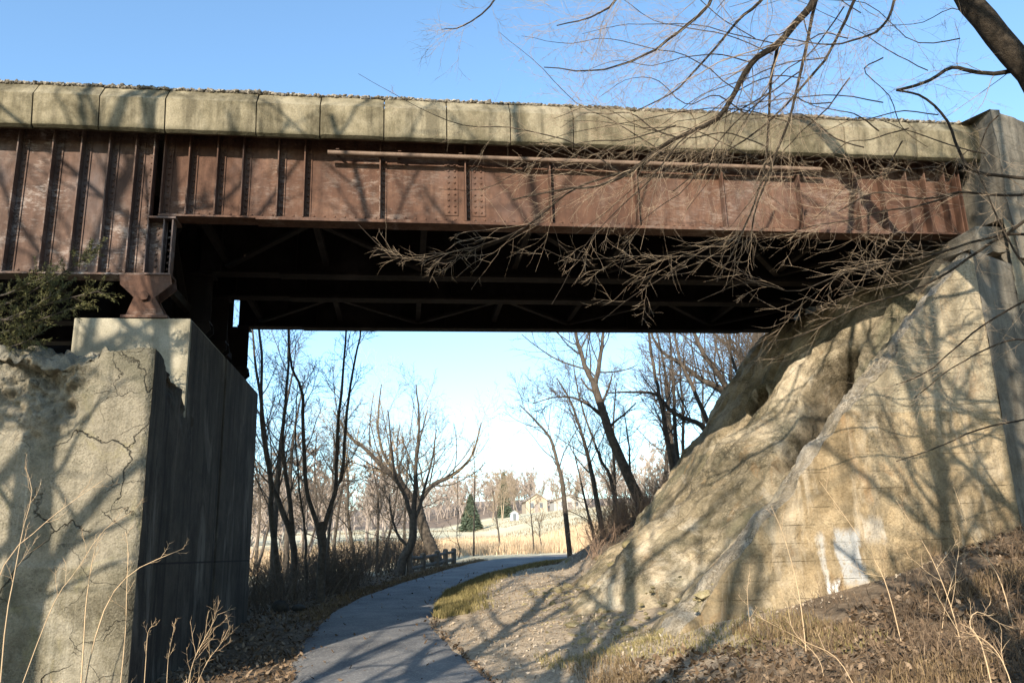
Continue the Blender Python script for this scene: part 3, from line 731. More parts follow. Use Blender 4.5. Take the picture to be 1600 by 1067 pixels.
cc = Pt @ Ri; sx = 800 + F * cc[..., 0] / cc[..., 2]; sy = 533 + F * cc[..., 1] / cc[..., 2]
for hx_, hy_, wy, hz in ((1300, 610, .36, 1.25), (1176, 632, .24, .6)):
    dd = np.hypot(sx - hx_, sy - hy_); cand = np.where(dd < dd.min() + 7, cc[..., 2], 1e9); k = np.unravel_index(np.argmin(cand), cand.shape)
    y0_, z0_ = Yg_[k], Pt[k][2]; dz_ = Pt[..., 2] - z0_
    q = ((Yg_ - y0_ - .1 * dz_) / wy) ** 2 + (np.where(dz_ > 0, dz_ * 1.7, dz_) / hz) ** 2
    g = 1 / (1 + np.exp(np.clip((q - 1) * 16, -50, 50)))
    Pt = Pt + np.array([.8, .6, -.3]) * (1.5 * g)[..., None] + nn * (.12 * np.exp(-(q - 1.5) ** 2 * 3) * (dz_ > -.1))[..., None]
np_mesh('slope_paving', Pt.reshape(-1, 3), grid_faces(nS, nY), MAT['slope'], abut, True)
# far side of the slope closes down to the ground
e = Pt[:, -1]; nb = 14; q = np.linspace(0, 1, nb)
side = e[:, None, :] * (1 - q)[None, :, None] + (e + np.array([0, .5, 0]))[:, None, :] * q[None, :, None]; side[:, :, 2] -= q[None, :] * 2.6
side[:, 1:-1, 1] += .1 * fbm(side[:, 1:-1, 0] * 3, side[:, 1:-1, 2] * 3, 75)
np_mesh('slope_side', side.reshape(-1, 3), grid_faces(nS, nb), MAT['slope'], abut, True)
# front wall: sheet under the ridge, battered, joined to the ridge cap
nx, nz = 170, 90
xw = np.linspace(2.9, 8.66, nx); q = np.linspace(0, 1, nz); A, Q = np.meshgrid(xw, q, indexing='ij')
e0 = Pt[:, 0]; oi = np.argsort(e0[:, 0]); ztop = np.interp(A, e0[oi, 0], e0[oi, 2]) + .05 * fbm(A * 3, A * 0, 76); zlow = -2.1
Zw = zlow + (ztop - zlow) * Q
Yw = 10.98 - .2 * (ztop - Zw) / 1.6 * np.clip((7.6 - A) / 1.2, .25, 1) - .3 * fbm(A * 1.1, Zw * .6, 77) - .09 * fbm(A * 5, Zw * 5, 78)
Yw = Yw + .02 * (Zw > 2.05)
kx = np.clip((8.55 - A) / .5, 0, 1); Yw = 10.8 + (Yw - 10.8) * kx
np_mesh('front_wall', np.stack([A, Yw, Zw], -1).reshape(-1, 3), grid_faces(nx, nz), MAT['wall_right'], abut, True)
# ridge cap between the wall head and the slope
top = np.stack([xw, Yw[:, -1], ztop[:, -1]], -1); nq = 26; q = np.linspace(0, 1, nq)
jr = int(np.searchsorted(yy, 11.62)); er = Pt[:, jr]; o2 = np.argsort(er[:, 0])
bk = np.stack([xw, np.full(nx, 11.62), np.interp(xw, er[o2, 0], er[o2, 2]) - .12], -1)
cap = top[:, None, :] * (1 - q)[None, :, None] + bk[:, None, :] * q[None, :, None]
bul = np.sin(np.pi * q)[None, :]
cap[:, :, 2] += .17 * bul + (.3 * fbm(cap[:, :, 0] * 2.2, cap[:, :, 1] * 3, 79) + .2 * fbm(cap[:, :, 0] * 9, cap[:, :, 1] * 9, 80)) * bul
np_mesh('ridge_cap', cap.reshape(-1, 3), grid_faces(nx, nq), MAT['ridge'], abut, True)
# right end of the wall, swept back wing and the upper back wall
def vwall(name, p, q_, z0, z1, mat, seed, thick=.5, n=60, m=70):
    p = np.array(p, float); q_ = np.array(q_, float); a = np.linspace(0, 1, n); c = np.linspace(0, 1, m)
    A, C = np.meshgrid(a, c, indexing='ij'); B_ = p + (q_ - p) * A[..., None]; L = np.linalg.norm(q_ - p)
    nrmv = nrm(np.array([(q_ - p)[1], -(q_ - p)[0]])); zt_l = z1[0] + (z1[1] - z1[0]) * A; Zz = z0 + (zt_l - z0) * C
    dd = .05 * fbm(A * L * 1.5, Zz * 1.5, seed) + .04 * fbm(A * L * 6, Zz * 6, seed + 1)
    Pp = np.concatenate([B_ + nrmv * dd[..., None], Zz[..., None]], -1)
    topb = np.concatenate([B_[:, -1] - nrmv * thick, zt_l[:, -1:]], -1)
    V = np.vstack([Pp.reshape(-1, 3), topb]); fq = grid_faces(n, m); k = n * m
    tf = np.array([(i * m + m - 1, (i + 1) * m + m - 1, k + i + 1, k + i) for i in range(n - 1)])
    return np_mesh(name, V, np.vstack([fq, tf]), mat, abut, True)
vwall('wing_wall', (8.655, 10.8), (14.0, 12.7), -1.6, (4.3, 3.6), MAT['wing_right'], 81)
vwall('shoulder_wall', (9.55, 11.1), (14.0, 12.7), 3.45, (4.95, 5.05), MAT['wall_right'], 83, .5)
bw = MB()
bw.prism_y([(9.9, 4.2), (14.5, 4.2), (14.5, 6.96), (10.2, 6.96), (9.9, 6.62)], 11.95, 18.4)
bwo = bw.build('back_wall', MAT['wing_right'], abut, .03)
vwall('back_wall_face', (9.72, 11.12), (14.6, 13.2), 4.3, (6.93, 7.03), MAT['wing_right'], 87, 1.0)
MB().prism_x([(11.14, 4.3), (12.5, 4.3), (12.5, 6.1), (11.98, 6.1), (11.98, 6.93), (11.14, 6.93)], 9.735, 9.9).build('back_wall_end', MAT['wing_right'], abut)
MB().box(9.75, 14.2, 18.42, 19.3, 1.0, 6.9).build('far_wing', MAT['wing_right'], abut, .03)
MB().box(9.2, 10.2, 11.3, 18.3, 3.4, 4.9).build('bridge_seat', MAT['wing_right'], abut, .03)
settle(abut)

# mossy stones showing at the foot of the slope
spots = [(893, 872, .3), (940, 868, .22), (962, 880, .25), (925, 895, .16), (985, 842, .28), (1010, 855, .2), (872, 905, .17), (905, 893, .14), (1020, 835, .2)]
lab = ['flat mossy stone at the upper edge of the leafy gravel slope', 'squat mossy stone just right of the flat mossy stone', 'rounded tan stone lowest in the middle of the stone cluster',
       'small greenish stone in the gravel below the cluster', 'large mossy block where the concrete slope begins', 'tan block right beside the large mossy block',
       'small mossy stone nearest the grassy trail edge', 'smallest stone set in the gravel slope', 'highest mossy stone at the foot of the concrete slope']
for (px, py, r_), l in zip(spots, lab):
    best = None
    for Y in np.arange(13, 26, .1):
        p = at(px, py, Y=Y); g = max(gz(p[0], p[1]), (p[0] - xb) / (xt - xb) * (zt2 - zb2) + zb2 if 11.2 < Y < 18.3 else -9)
        if p[2] <= g: best = np.array([p[0], p[1], g]); break
    if best is None: continue
    me_v, me_f = stones(np.array([[0, 0, 0.]]), np.array([r_ * 1.35]), .5)
    o = np_mesh('stone', me_v, None, MAT['moss_stone'], None, True, me_f)
    sub = o.modifiers.new('s', 'SUBSURF'); sub.subdivision_type = 'CATMULL_CLARK'; sub.levels = 1; sub.render_levels = 1
    o.location = best + np.array([.1, .1, -r_ * .35]); tag(o, l, 'stone', 'mossy stones on the slope')

m = 520; ry = rng.uniform(10.9, 18.5, m); rx = 3.0 + .12 * (ry - 11) * 0 + rng.normal(.2, .45, m); 
rz = np.maximum(terr(rx, ry), (rx - xb) / (xt - xb) * (zt2 - zb2) + zb2 - .12)
V, Ft = stones(np.column_stack([rx, ry, rz]), rng.uniform(.012, .05, m) * (1 + 2 * (rng.uniform(0, 1, m) > .94)), .6)
tag(np_mesh('rubble', V, None, MAT['moss_stone'], None, False, Ft), 'broken bits of concrete and stone along the toe of the slope', 'rubble', kind='stuff')
# ------------------------------------------------------------------ stuff on the ground
def visible_xy(n, ymin, ymax, xmin=-99, xmax=99, pw=1.6):
    Y = ymin * (ymax / ymin) ** (rng.uniform(0, 1, n) ** (1 / pw) if pw != 1 else rng.uniform(0, 1, n))
    X = rng.uniform(-.6, .95, n) * Y
    k = (X > xmin) & (X < xmax); return X[k], Y[k]
def offpath(X, Y, m=0.0): return ~((X > xl(Y) - m) & (X < xr(Y) + m) & (Y < 33)) & ~((Y >= 33) & (Y < 38) & (X > 2.5))
def onwall(X, Y):
    return ((X < XP + .05) & (Y > 10.0) & (Y < 17.4)) | ((X > 3.45) & (Y > 10.85) & (Y < 18.6) & ((Y - 10.85) * 0 + X > 3.5)) | ((X > 8.6) & (Y > 10.6))
def leaves(X, Y, size, mat, name, label, cat, lift=.02, lo=0):
    m = len(X); z = terr(X, Y) + rng.uniform(.0, lift, m)
    a = rng.uniform(0, 6.28, m); tl = rng.normal(0, .55, (m, 2)); s = size * rng.uniform(.5, 1.4, m)
    ux = np.stack([np.cos(a), np.sin(a), tl[:, 0]], -1); vx = np.stack([-np.sin(a), np.cos(a), tl[:, 1]], -1)
    C = np.stack([X, Y, z + s * .35], -1); q = s[:, None]
    V = np.stack([C - ux * q, C + vx * q * .55, C + ux * q + np.array([0, 0, 1.]) * q * .3, C - vx * q * .55], 1)
    Fq = np.arange(m * 4).reshape(m, 4)
    o = np_mesh(name, V.reshape(-1, 3), Fq, mat); return tag(o, label, cat, kind='stuff')
X, Y = visible_xy(95000, 4.2, 30); k = offpath(X, Y, -.1) & ~onwall(X, Y)
inr = (X > xr(Y)) & (Y > 9.4 + .6 * vnoise(X, Y, 5)) & (Y < 27) & (X < 7.5)
kk = k & ~inr; leaves(X[kk], Y[kk], .035, MAT['leaf'], 'leaf_litter', 'brown dead leaves covering the banks', 'leaf litter', .03)
yp = rng.uniform(9, 30, 500); sd_ = rng.integers(0, 2, 500); wp = rng.exponential(.32, 500) - .05; xp = np.where(sd_ == 0, xl(yp) + wp, xr(yp) - wp)
o_ = leaves(xp, yp, .03, MAT['leaf'], 'leaf_litter', 'dead leaves blown along the trail edges', 'leaf litter', .01); o_.location.z = .06
X2, Y2 = visible_xy(42000, 9, 26, 0.3, 7.5); k2 = (X2 > xr(Y2) + rng.normal(.03, .12, len(X2))) & ~onwall(X2, Y2)
leaves(X2[k2 & ((Y2 > 10.2) | (X2 < 3))], Y2[k2 & ((Y2 > 10.2) | (X2 < 3))], .022, MAT['chip'], 'leaf_chips', 'pale leaf chips and gravel strewn on the slope right of the trail', 'leaf chips', .02)

def blades(X, Y, h, mat, name, label, cat, wd=.006, lean=.35, parent=None):
    m = len(X); z = terr(X, Y) - .01; H = h * rng.uniform(.45, 1.3, m); a = rng.uniform(0, 6.28, m); ln = np.abs(rng.normal(0, lean, m)) * H
    dx, dy = np.cos(a) * ln, np.sin(a) * ln; wx, wy = -np.sin(a) * wd, np.cos(a) * wd
    wa = rng.uniform(0, 6.28, m); wx, wy = np.cos(wa) * wd, np.sin(wa) * wd
    B = np.stack([X, Y, z], -1); W_ = np.stack([wx, wy, 0 * wx], -1)
    Mm = B + np.stack([dx * .35, dy * .35, H * .6], -1); T_ = B + np.stack([dx, dy, H * (1 - .25 * np.minimum(1, ln / H))], -1)
    V = np.stack([B - W_, B + W_, Mm + W_ * .7, Mm - W_ * .7, T_], 1).reshape(-1, 3)
    base = np.arange(m)[:, None] * 5
    o = np_mesh(name, V, base + np.array([0, 1, 2, 3]), mat, None, False, base + np.array([3, 2, 4])); return tag(o, label, cat, kind='stuff')
# green-tan verge right of the trail
def clump(X, Y, sc, th, seed): return vnoise(X * sc, Y * sc, seed) > th
Y = rng.uniform(16.5, 32, 26000); X = xr(Y) + np.abs(rng.normal(0, .42, len(Y))) - .08
X += .0; blades(X, Y, .14, MAT['grass_green'], 'verge_grass', 'olive and straw grass along the right edge of the trail', 'grass', .007)
Y = rng.uniform(17, 33, 7000); X = xl(Y) - np.abs(rng.normal(0, .4, len(Y))) + .05; k = ~onwall(X, Y)
blades(X[k], Y[k], .1, MAT['grass_dry'], 'verge_grass', 'thin grass along the shaded left edge of the trail', 'grass', .006)
X, Y = visible_xy(60000, 4.5, 11.2, 1.6, 9); k = clump(X, Y, .9, .6, 33) & ~onwall(X, Y) & (Y < 10.9) & (X > xr(Y) + .8)
blades(X[k], Y[k], .17, MAT['grass_dry'], 'dry_grass', 'straw coloured dry grass tufts on the right bank', 'grass', .004, .6)
X, Y = visible_xy(30000, 7, 12, 1.8, 5); k = clump(X, Y, 1.3, .58, 37) & ~onwall(X, Y)
blades(X[k], Y[k], .1, MAT['grass_green'], 'moss_grass', 'low olive grass patches at the foot of the right wall', 'grass', .005, .6)
Y = rng.uniform(37.8, 60, 40000) ; X = rng.uniform(-.2, .4, len(Y)) * Y
blades(X, Y, .5, MAT['grass_red'], 'meadow_grass', 'tall russet meadow grass beyond the bend of the trail', 'grass', .012, .2)
Y = rng.uniform(60, 120, 16000); X = rng.uniform(-.25, .4, len(Y)) * Y; k = clump(X, Y, .06, .5, 55)
blades(X[k], Y[k], .25, MAT['grass_dry'], 'lawn_grass', 'pale dormant lawn on the rise behind the meadow', 'grass', .02, .2)

# ------------------------------------------------------------------ background trees seen through the bridge
def PX(pts, Y, ground=True, dy=None):
    o = [at(p[0], p[1], Y=Y + (0 if len(p) < 3 else p[2])) for p in pts]
    if ground:
        o[0] = o[0].copy(); z = gz(o[0][0], o[0][1]) - .15
        o[0][2] = z
    return np.array(o)
BK = (MAT['bark'], MAT['twig'])
GT = 'bare trees left of the trail'
S2 = dict(SB, max=3, cnt=[0, 8, 8, 6], rat=[0, .5, .52, .5], rmin=.0052, rsplit=.02, ang=[0, 46, 44, 44], trop=[0, .09, .05, .02], gn=[.07, .1, .13, .15])
tree_from('slim bare tree hugging the right end of the pier wall', 'tree', [
    (PX([(443, 940), (432, 870), (424, 800), (424, 760), (417, 715), (409, 649), (409, 564), (402, 480), (400, 420)], 21), .085, .018, 14, 1.5, .3)], S2, BK, GT)
tree_from('forked bare tree second in from the pier', 'tree', [
    (PX([(460, 905), (458, 850), (440, 795), (424, 750), (412, 660), (398, 560), (392, 480)], 22), .095, .018, 12, 1.6, .4),
    (PX([(459, 870), (455, 800), (441, 690), (446, 632), (450, 564), (452, 500), (455, 430)], 22, False), .068, .016, 12, 1.4, .2)], S2, BK, GT)
tree_from('stout bare tree splitting low into three dark stems', 'tree', [
    (PX([(500, 945), (502, 890), (505, 847), (500, 815)], 20.6), .11, .085, 0, 1, .5),
    (PX([(503, 850), (490, 800), (477, 750), (474, 649), (470, 605), (455, 568), (450, 500), (448, 440)], 20.6, False), .065, .015, 14, 1.3, .25),
    (PX([(504, 835), (517, 790), (526, 755), (527, 682), (534, 605), (541, 514), (545, 430)], 20.6, False), .068, .015, 14, 1.3, .2),
    (PX([(526, 758), (535, 735), (542, 649), (551, 581), (564, 514), (572, 430)], 20.6, False), .05, .014, 12, 1.2, .1)], S2, BK, GT)
tree_from('thin straight sapling between two thicker bare trees', 'tree', [
    (PX([(479, 944), (478, 880), (477, 830), (468, 760), (462, 680), (465, 600)], 21.5), .045, .012, 12, .9, .3)], S2, BK, GT)
tree_from('bare tree beside the start of the rail fence', 'tree', [
    (PX([(624, 900), (630, 872), (644, 845), (646, 800)], 27.5), .16, .12, 0, 1, .5),
    (PX([(645, 815), (633, 775), (618, 745), (612, 700), (606, 640)], 27.5, False), .08, .02, 11, 1.5, .2),
    (PX([(646, 810), (649, 760), (651, 710), (655, 660), (650, 600)], 27.5, False), .09, .02, 12, 1.5, .15),
    (PX([(645, 820), (656, 790), (664, 760), (676, 715), (682, 670)], 27.5, False), .07, .02, 10, 1.4, .2),
    (PX([(640, 855), (622, 835), (611, 800), (608, 770)], 27.5, False), .06, .018, 8, 1.2, .2)], S2, BK, GT)
tree_from('old golden willow with leaning trunk behind the rail fence', 'tree', [
    (PX([(688, 885), (676, 860), (664, 830), (655, 800), (650, 780)], 33), .25, .18, 0, 1, .5),
    (PX([(655, 792), (625, 755), (598, 728), (570, 700), (545, 680), (520, 640)], 33, False), .13, .03, 16, 2.6, .1),
    (PX([(653, 788), (672, 760), (700, 745), (722, 730), (740, 705), (752, 660)], 33, False), .11, .025, 16, 2.6, .1),
    (PX([(640, 770), (615, 735), (598, 705), (590, 660), (596, 600)], 33, False), .09, .02, 14, 2.4, .15),
    (PX([(655, 785), (650, 740), (655, 690), (668, 640)], 33, False), .075, .02, 14, 2.4, .1)],
    dict(S2, rmin=.006, cnt=[0, 9, 7, 6], rsplit=.025), (MAT['bark'], MAT['willow_twig']), GT)
GR = 'bare trees right of the trail beyond the bridge'
tree_from('tall leaning dark tree standing tallest right of the opening', 'tree', [
    (PX([(1006, 775), (982, 743), (955, 682), (942, 642), (928, 598)], 24), .17, .11, 4, 1.6, .5),
    (PX([(929, 600), (915, 574), (908, 548), (900, 524), (893, 470), (885, 400)], 24, False), .09, .02, 16, 1.7, .05),
    (PX([(930, 600), (936, 570), (940, 544), (943, 517), (952, 460), (960, 400)], 24, False), .08, .02, 14, 1.6, .05),
    (PX([(944, 648), (900, 622), (868, 620), (832, 630)], 24, False), .04, .012, 12, 1, .1)], S2, BK, GR)
tree_from('leaning bare tree left of the tallest dark tree on the bank', 'tree', [
    (PX([(943, 815), (930, 765), (918, 710), (908, 676), (893, 630), (870, 590)], 27), .1, .02, 16, 1.9, .25)], S2, BK, GR)
tree_from('leftmost small bare tree on the right bank, near the far house', 'tree', [
    (PX([(888, 800), (880, 765), (871, 723), (858, 682), (835, 655), (812, 632)], 30), .1, .02, 16, 1.9, .3)], S2, BK, GR)
tree_from('slender bare tree between two leaning trees on the right bank', 'tree', [
    (PX([(967, 782), (955, 750), (942, 723), (925, 680), (905, 620), (895, 560)], 26), .07, .015, 14, 1.7, .3)], S2, BK, GR)
tree_from('straight dark pole-like tree rising behind the slope edge', 'tree', [
    (PX([(1056, 750), (1050, 730), (1040, 670), (1033, 632), (1023, 581), (1013, 517), (1005, 440)], 23), .09, .03, 12, 1.3, .2)], S2, BK, GR)
tree_from('spreading bare tree whose limb reaches left from the slope edge', 'tree', [
    (PX([(1130, 700), (1101, 669), (1075, 655), (1050, 642), (1023, 615), (985, 612), (949, 613)], 23.5), .1, .02, 14, 1.3, .2),
    (PX([(1118, 690), (1098, 640), (1080, 600), (1062, 560), (1050, 500), (1045, 430)], 23.5, False), .08, .02, 14, 1.4, .15)], S2, BK, GR)
tree_from('dense bare tree crowding the slope edge under the far girder', 'tree', [
    (PX([(1160, 640), (1134, 618), (1110, 600), (1090, 588), (1060, 565), (1030, 544), (1010, 500)], 25), .13, .03, 14, 1.7, .15),
    (PX([(1150, 630), (1120, 580), (1095, 545), (1080, 500), (1075, 440)], 25, False), .11, .03, 14, 1.7, .15)], dict(S2, cnt=[0, 9, 7, 5]), BK, GR)
tree_from('rearmost big bare tree at the upper right of the opening', 'tree', [
    (PX([(1200, 640), (1175, 590), (1160, 560), (1148, 547), (1115, 520), (1090, 480)], 29), .13, .03, 14, 2.3, .1),
    (PX([(1180, 600), (1172, 560), (1180, 520), (1190, 470), (1200, 420)], 29, False), .09, .03, 14, 2.3, .1),
    (PX([(1195, 630), (1205, 570), (1225, 520), (1240, 470)], 29, False), .09, .03, 14, 2.3, .1)], dict(S2, cnt=[0, 9, 8, 6], rmin=.006), BK, GR)
# slim saplings by the bend
for (pts, Y, r_, l) in [([(740, 872), (741, 800), (742, 740), (739, 690)], 37.5, .045, 'straight slim sapling by the bend, in front of the spruce'),
                        ([(716, 880), (719, 858), (714, 838), (716, 800), (714, 750)], 36.5, .03, 'crooked thin sapling right of the rail fence end'),
                        ([(782, 858), (779, 830), (774, 800), (770, 760)], 44, .06, 'thin bare tree standing alone in the meadow'),
                        ([(835, 868), (832, 830), (829, 800), (828, 770)], 39, .04, 'pale thin sapling in the meadow left of the bank'),
                        ([(846, 862), (845, 845), (842, 825), (848, 800)], 42, .04, 'low crooked sapling in the meadow beside the pale one')]:
    tree_from(l, 'sapling', [(PX(pts, Y), r_, .012, 9, 1.0, .35)], dict(S2, max=2, cnt=[0, 8, 5], rmin=.009), BK, 'saplings by the bend', 'sapling')

# more trunks of the wood on the left, from three models
def proto_tree(h, S, mats, lean=0, stems=1):
    Tb = (Tubes(), Tubes())
    for k in range(stems):
        d = nrm(np.array([rng.normal(lean, .12) + (k - (stems - 1) / 2) * .3, rng.normal(0, .15), 1.]))
        p = np.zeros(3); pts = [p]
        for i in range(9): d = nrm(d + rng.normal(0, .06, 3) + UP * .03); p = p + d * h / 9; pts.append(p)
        pts = np.array(pts); r0 = h * .016 / (1 + .3 * (stems - 1)); rad = np.linspace(r0, r0 * .2, 10)
        Tb[0].add(pts, rad); kids(Tb, pts, rad, h, 1, S, .28, None, h * .26)
    V1 = Tb[0].arrays(); V2 = Tb[1].arrays(); return V1, V2
protos = []
for k in range(4):
    a, c = proto_tree(8.5 - k * .6, dict(SFAR, cnt=[0, 16, 9, 7], ang=[0, 48, 44, 44], rmin=.0065), BK, rng.normal(0, .1), 1 + (k % 2))
    o = bpy.data.objects
    m1 = np_mesh('trunk', a[0], a[1], MAT['bark'], None, True); m2 = np_mesh('crown', c[0], c[1], MAT['twig'], None, True)
    protos.append((m1.data, m2.data)); bpy.data.objects.remove(m1); bpy.data.objects.remove(m2)
def put_tree(k, x, y, sc, rz, label, group, name='bare_tree'):
    o = thing(name, (x, y, gz(x, y) - .1), label, 'tree', group); o.scale = (sc, sc, sc); o.rotation_euler = (0, 0, rz)
    for nm, me in zip(('trunk', 'crown'), protos[k]):
        c = bpy.data.objects.new(nm, me); COL.objects.link(c); c.parent = o
    return o
wl = [(-3.6, 25, .8), (-2.4, 28.5, .7), (-5.2, 27, .95), (-.9, 31.5, .75), (-4.3, 33, .9), (-7.5, 31, 1.0), (-1.9, 36, .8), (-6.3, 38, .95), (.2, 40, .6), (-9.5, 36, 1.05), (-3.4, 42, .85), (-5.2, 46, .9)]
wlab = ['thin bare tree behind the pier edge, nearest of the rear wood', 'small bare tree between the stout tree and the fence tree', 'tall thin bare tree just past the pier wall', 'slight bare tree left of the rail fence',
        'grey bare tree deep in the left wood', 'large bare tree mostly hidden by the pier', 'bare tree behind the old willow', 'tall bare tree at the back of the left wood', 'small bare tree at the meadow edge left of the spruce',
        'big bare tree almost wholly behind the pier', 'slim bare tree in the rear row of the left wood', 'farthest bare tree of the left wood']
for i, ((x, y, s_), l) in enumerate(zip(wl, wlab)): put_tree(i % 4, x, y, s_, rng.uniform(0, 6), l, 'bare trees in the left wood')
wl += [(-2.9, 22.6, .62), (-3.8, 23.6, .7), (-1.4, 26.2, .55), (-2.0, 33, .7)]; wlab += ['slim bare tree just behind the forked tree by the pier', 'thin bare tree between the pier edge and the forked tree, a row back', 'small thin tree right of the stout three-stemmed tree', 'slender bare tree behind the fence-side tree']
wr = [(9.5, 27, .8), (11.5, 31, .9), (8.2, 31.5, .6), (13.5, 29, .9), (12, 25.5, .75), (15, 33, 1.)]
wrl = ['bare tree high on the right bank behind the leaning trees', 'bare tree at the crest of the right bank', 'small bare tree low on the right bank', 'bare tree by the far end of the embankment', 'bare tree close behind the slope edge', 'farthest bare tree on the right bank']
wr += [(10.2, 21.8, .75), (8.8, 26, .75), (11.6, 27.5, .9), (7.4, 25.6, .5), (13, 26.5, 1.)]
wrl += ['bushy bare tree nearest the far girder above the slope', 'bare tree with many thin stems left of the slope edge', 'tall twiggy tree on the crest behind the thicket', 'small twiggy tree low beside the leaning trunk', 'big twiggy tree at the back of the right thicket']
wr += [(8.4, 24.2, .62), (9.8, 23, .6), (6.6, 27.8, .55), (10.6, 25.4, .8), (7.6, 29, .7), (11, 22.6, .7), (9.2, 29.5, .85), (12.8, 23.5, .8)]
wrl += ['short bushy bare tree right below the spreading limb', 'small bare tree against the slope edge', 'thin bare tree at the foot of the right bank', 'twiggy bare tree behind the pole-like tree', 'bare tree behind the tall leaning dark tree', 'twiggy tree half hidden by the concrete slope', 'mid-sized bare tree up the right bank', 'twiggy bare tree under the far corner of the bridge']
for i, ((x, y, s_), l) in enumerate(zip(wr, wrl)): put_tree((i + 1) % 4, x, y, s_, rng.uniform(0, 6), l, 'bare trees on the right bank')

# brush and distant wood: masses nobody could count
def shrub_proto(h, n, S):
    Tb = (Tubes(), Tubes())
    for k in range(n):
        d = nrm(np.array([rng.normal(0, .45), rng.normal(0, .45), 1])); grow(Tb, np.array([rng.normal(0, .12), rng.normal(0, .12), 0]), d, h * rng.uniform(.6, 1.1), .012 * h, 1, S)
    V = []; Fq = []; off = 0
    for tb in Tb:
        if tb.d:
            a, c = tb.arrays(); V.append(a); Fq.append(c + off); off += len(a)
    return np.vstack(V), np.vstack(Fq)
def scatter(protos_, pos, sc, name, mat, label, cat):
    V = []; Fq = []; off = 0
    for i, p in enumerate(pos):
        a, c = protos_[i % len(protos_)]; r_ = rng.uniform(0, 6.28); s_ = sc * rng.uniform(.65, 1.3)
        Rm = np.array([[math.cos(r_), -math.sin(r_), 0], [math.sin(r_), math.cos(r_), 0], [0, 0, 1]])
        V.append((a * s_) @ Rm.T + p); Fq.append(c + off); off += len(a)
    return tag(np_mesh(name, np.vstack(V), np.vstack(Fq), mat), label, cat, kind='stuff')
SS = dict(SB, max=3, cnt=[0, 0, 5, 4], rmin=.004, rsplit=.004, gn=[.1, .15, .2, .25], trop=[0, .04, .03, 0])
sp = [shrub_proto(1.2, 7, SS) for _ in range(3)]
pos = []
while len(pos) < 120:
    y = rng.uniform(19, 42); x = xl(np.array(y)) - .7 - rng.exponential(1.8)
    if y < 21.5 and x > -2.3: continue
    if y > 25.5 and x > float(xl(np.array(y))) - 1.9: continue
    pos.append((x, y, gz(x, y) - .03))
scatter(sp, np.array(pos), 1., 'left_brush', MAT['twig'], 'tangled bare brush filling the left wood floor', 'brush').name = 'brush'
pos = []
while len(pos) < 90:
    y = rng.uniform(20, 31); x = float(xr(np.array(y))) + 3.6 + rng.exponential(2.5)
    pos.append((x, y, gz(x, y) - .03))
scatter(sp, np.array(pos), .75, 'brush', mottled('russet_twig', [(.16, .11, .08), (.28, .2, .145)], 2, .9, 0), 'russet brush on the right bank beyond the slope', 'brush')
SF = dict(SB, max=3, cnt=[0, 9, 6, 5], rmin=.06, rsplit=.09, n=[6, 5, 4, 3])
fp = []
for k in range(4):
    a, c = proto_tree(9, SF, None, 0, 1); fp.append((np.vstack([a[0], c[0]]), np.vstack([a[1], c[1] + len(a[0])])))
bp_ = []
SBR = dict(SB, max=3, cnt=[0, 16, 10, 8], rmin=.012, rsplit=.05, n=[6, 5, 4, 3], ang=[0, 52, 45, 45], trop=[0, .08, .05, 0])
for k in range(3):
    a, c = proto_tree(7, SBR, None, 0, 2); bp_.append((np.vstack([a[0], c[0]]), np.vstack([a[1], c[1] + len(a[0])])))
pos = []
for k in range(420):
    y = rng.uniform(140, 300); x = rng.uniform(-.28, .45) * y
    if y < 215 and .0 < x / y < .24: y += 90
    pos.append((x, y, gz(x, y) - .2))
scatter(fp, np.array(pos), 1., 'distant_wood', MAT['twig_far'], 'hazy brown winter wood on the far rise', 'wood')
pos = []
for k in range(70):
    y = rng.uniform(46, 80); x = -rng.uniform(.0, .3) * y; pos.append((x - 1, y, gz(x, y) - .2))
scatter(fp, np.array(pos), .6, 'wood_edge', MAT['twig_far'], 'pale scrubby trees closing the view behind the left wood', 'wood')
# brown tree group in front of the far wood
for i, (px, Y, s_, l) in enumerate([(785, 126, 1.15, 'broad brown bare tree just right of the spruce on the lawn'), (806, 132, 1.1, 'greyish bare tree left of the cream house'), (770, 130, .8, 'short brown bare tree touching the spruce'), (843, 150, .75, 'thin-crowned bare tree before the cream house'), (872, 146, .7, 'low bare tree between the two houses'), (900, 150, .8, 'bare tree before the pale low house')]):
    p = at(px, 820, Y=Y); a, c = bp_[i % 3]
    o = thing('bare_tree', (p[0], Y, gz(p[0], Y)), l, 'tree', 'bare trees on the far lawn'); 
    s1 = s_ * .86
    np_mesh('crown', a * s1, c, mottled('brown_crown_twig', [(.24, .185, .13), (.34, .265, .19)], .4, .95, 0), o, True)

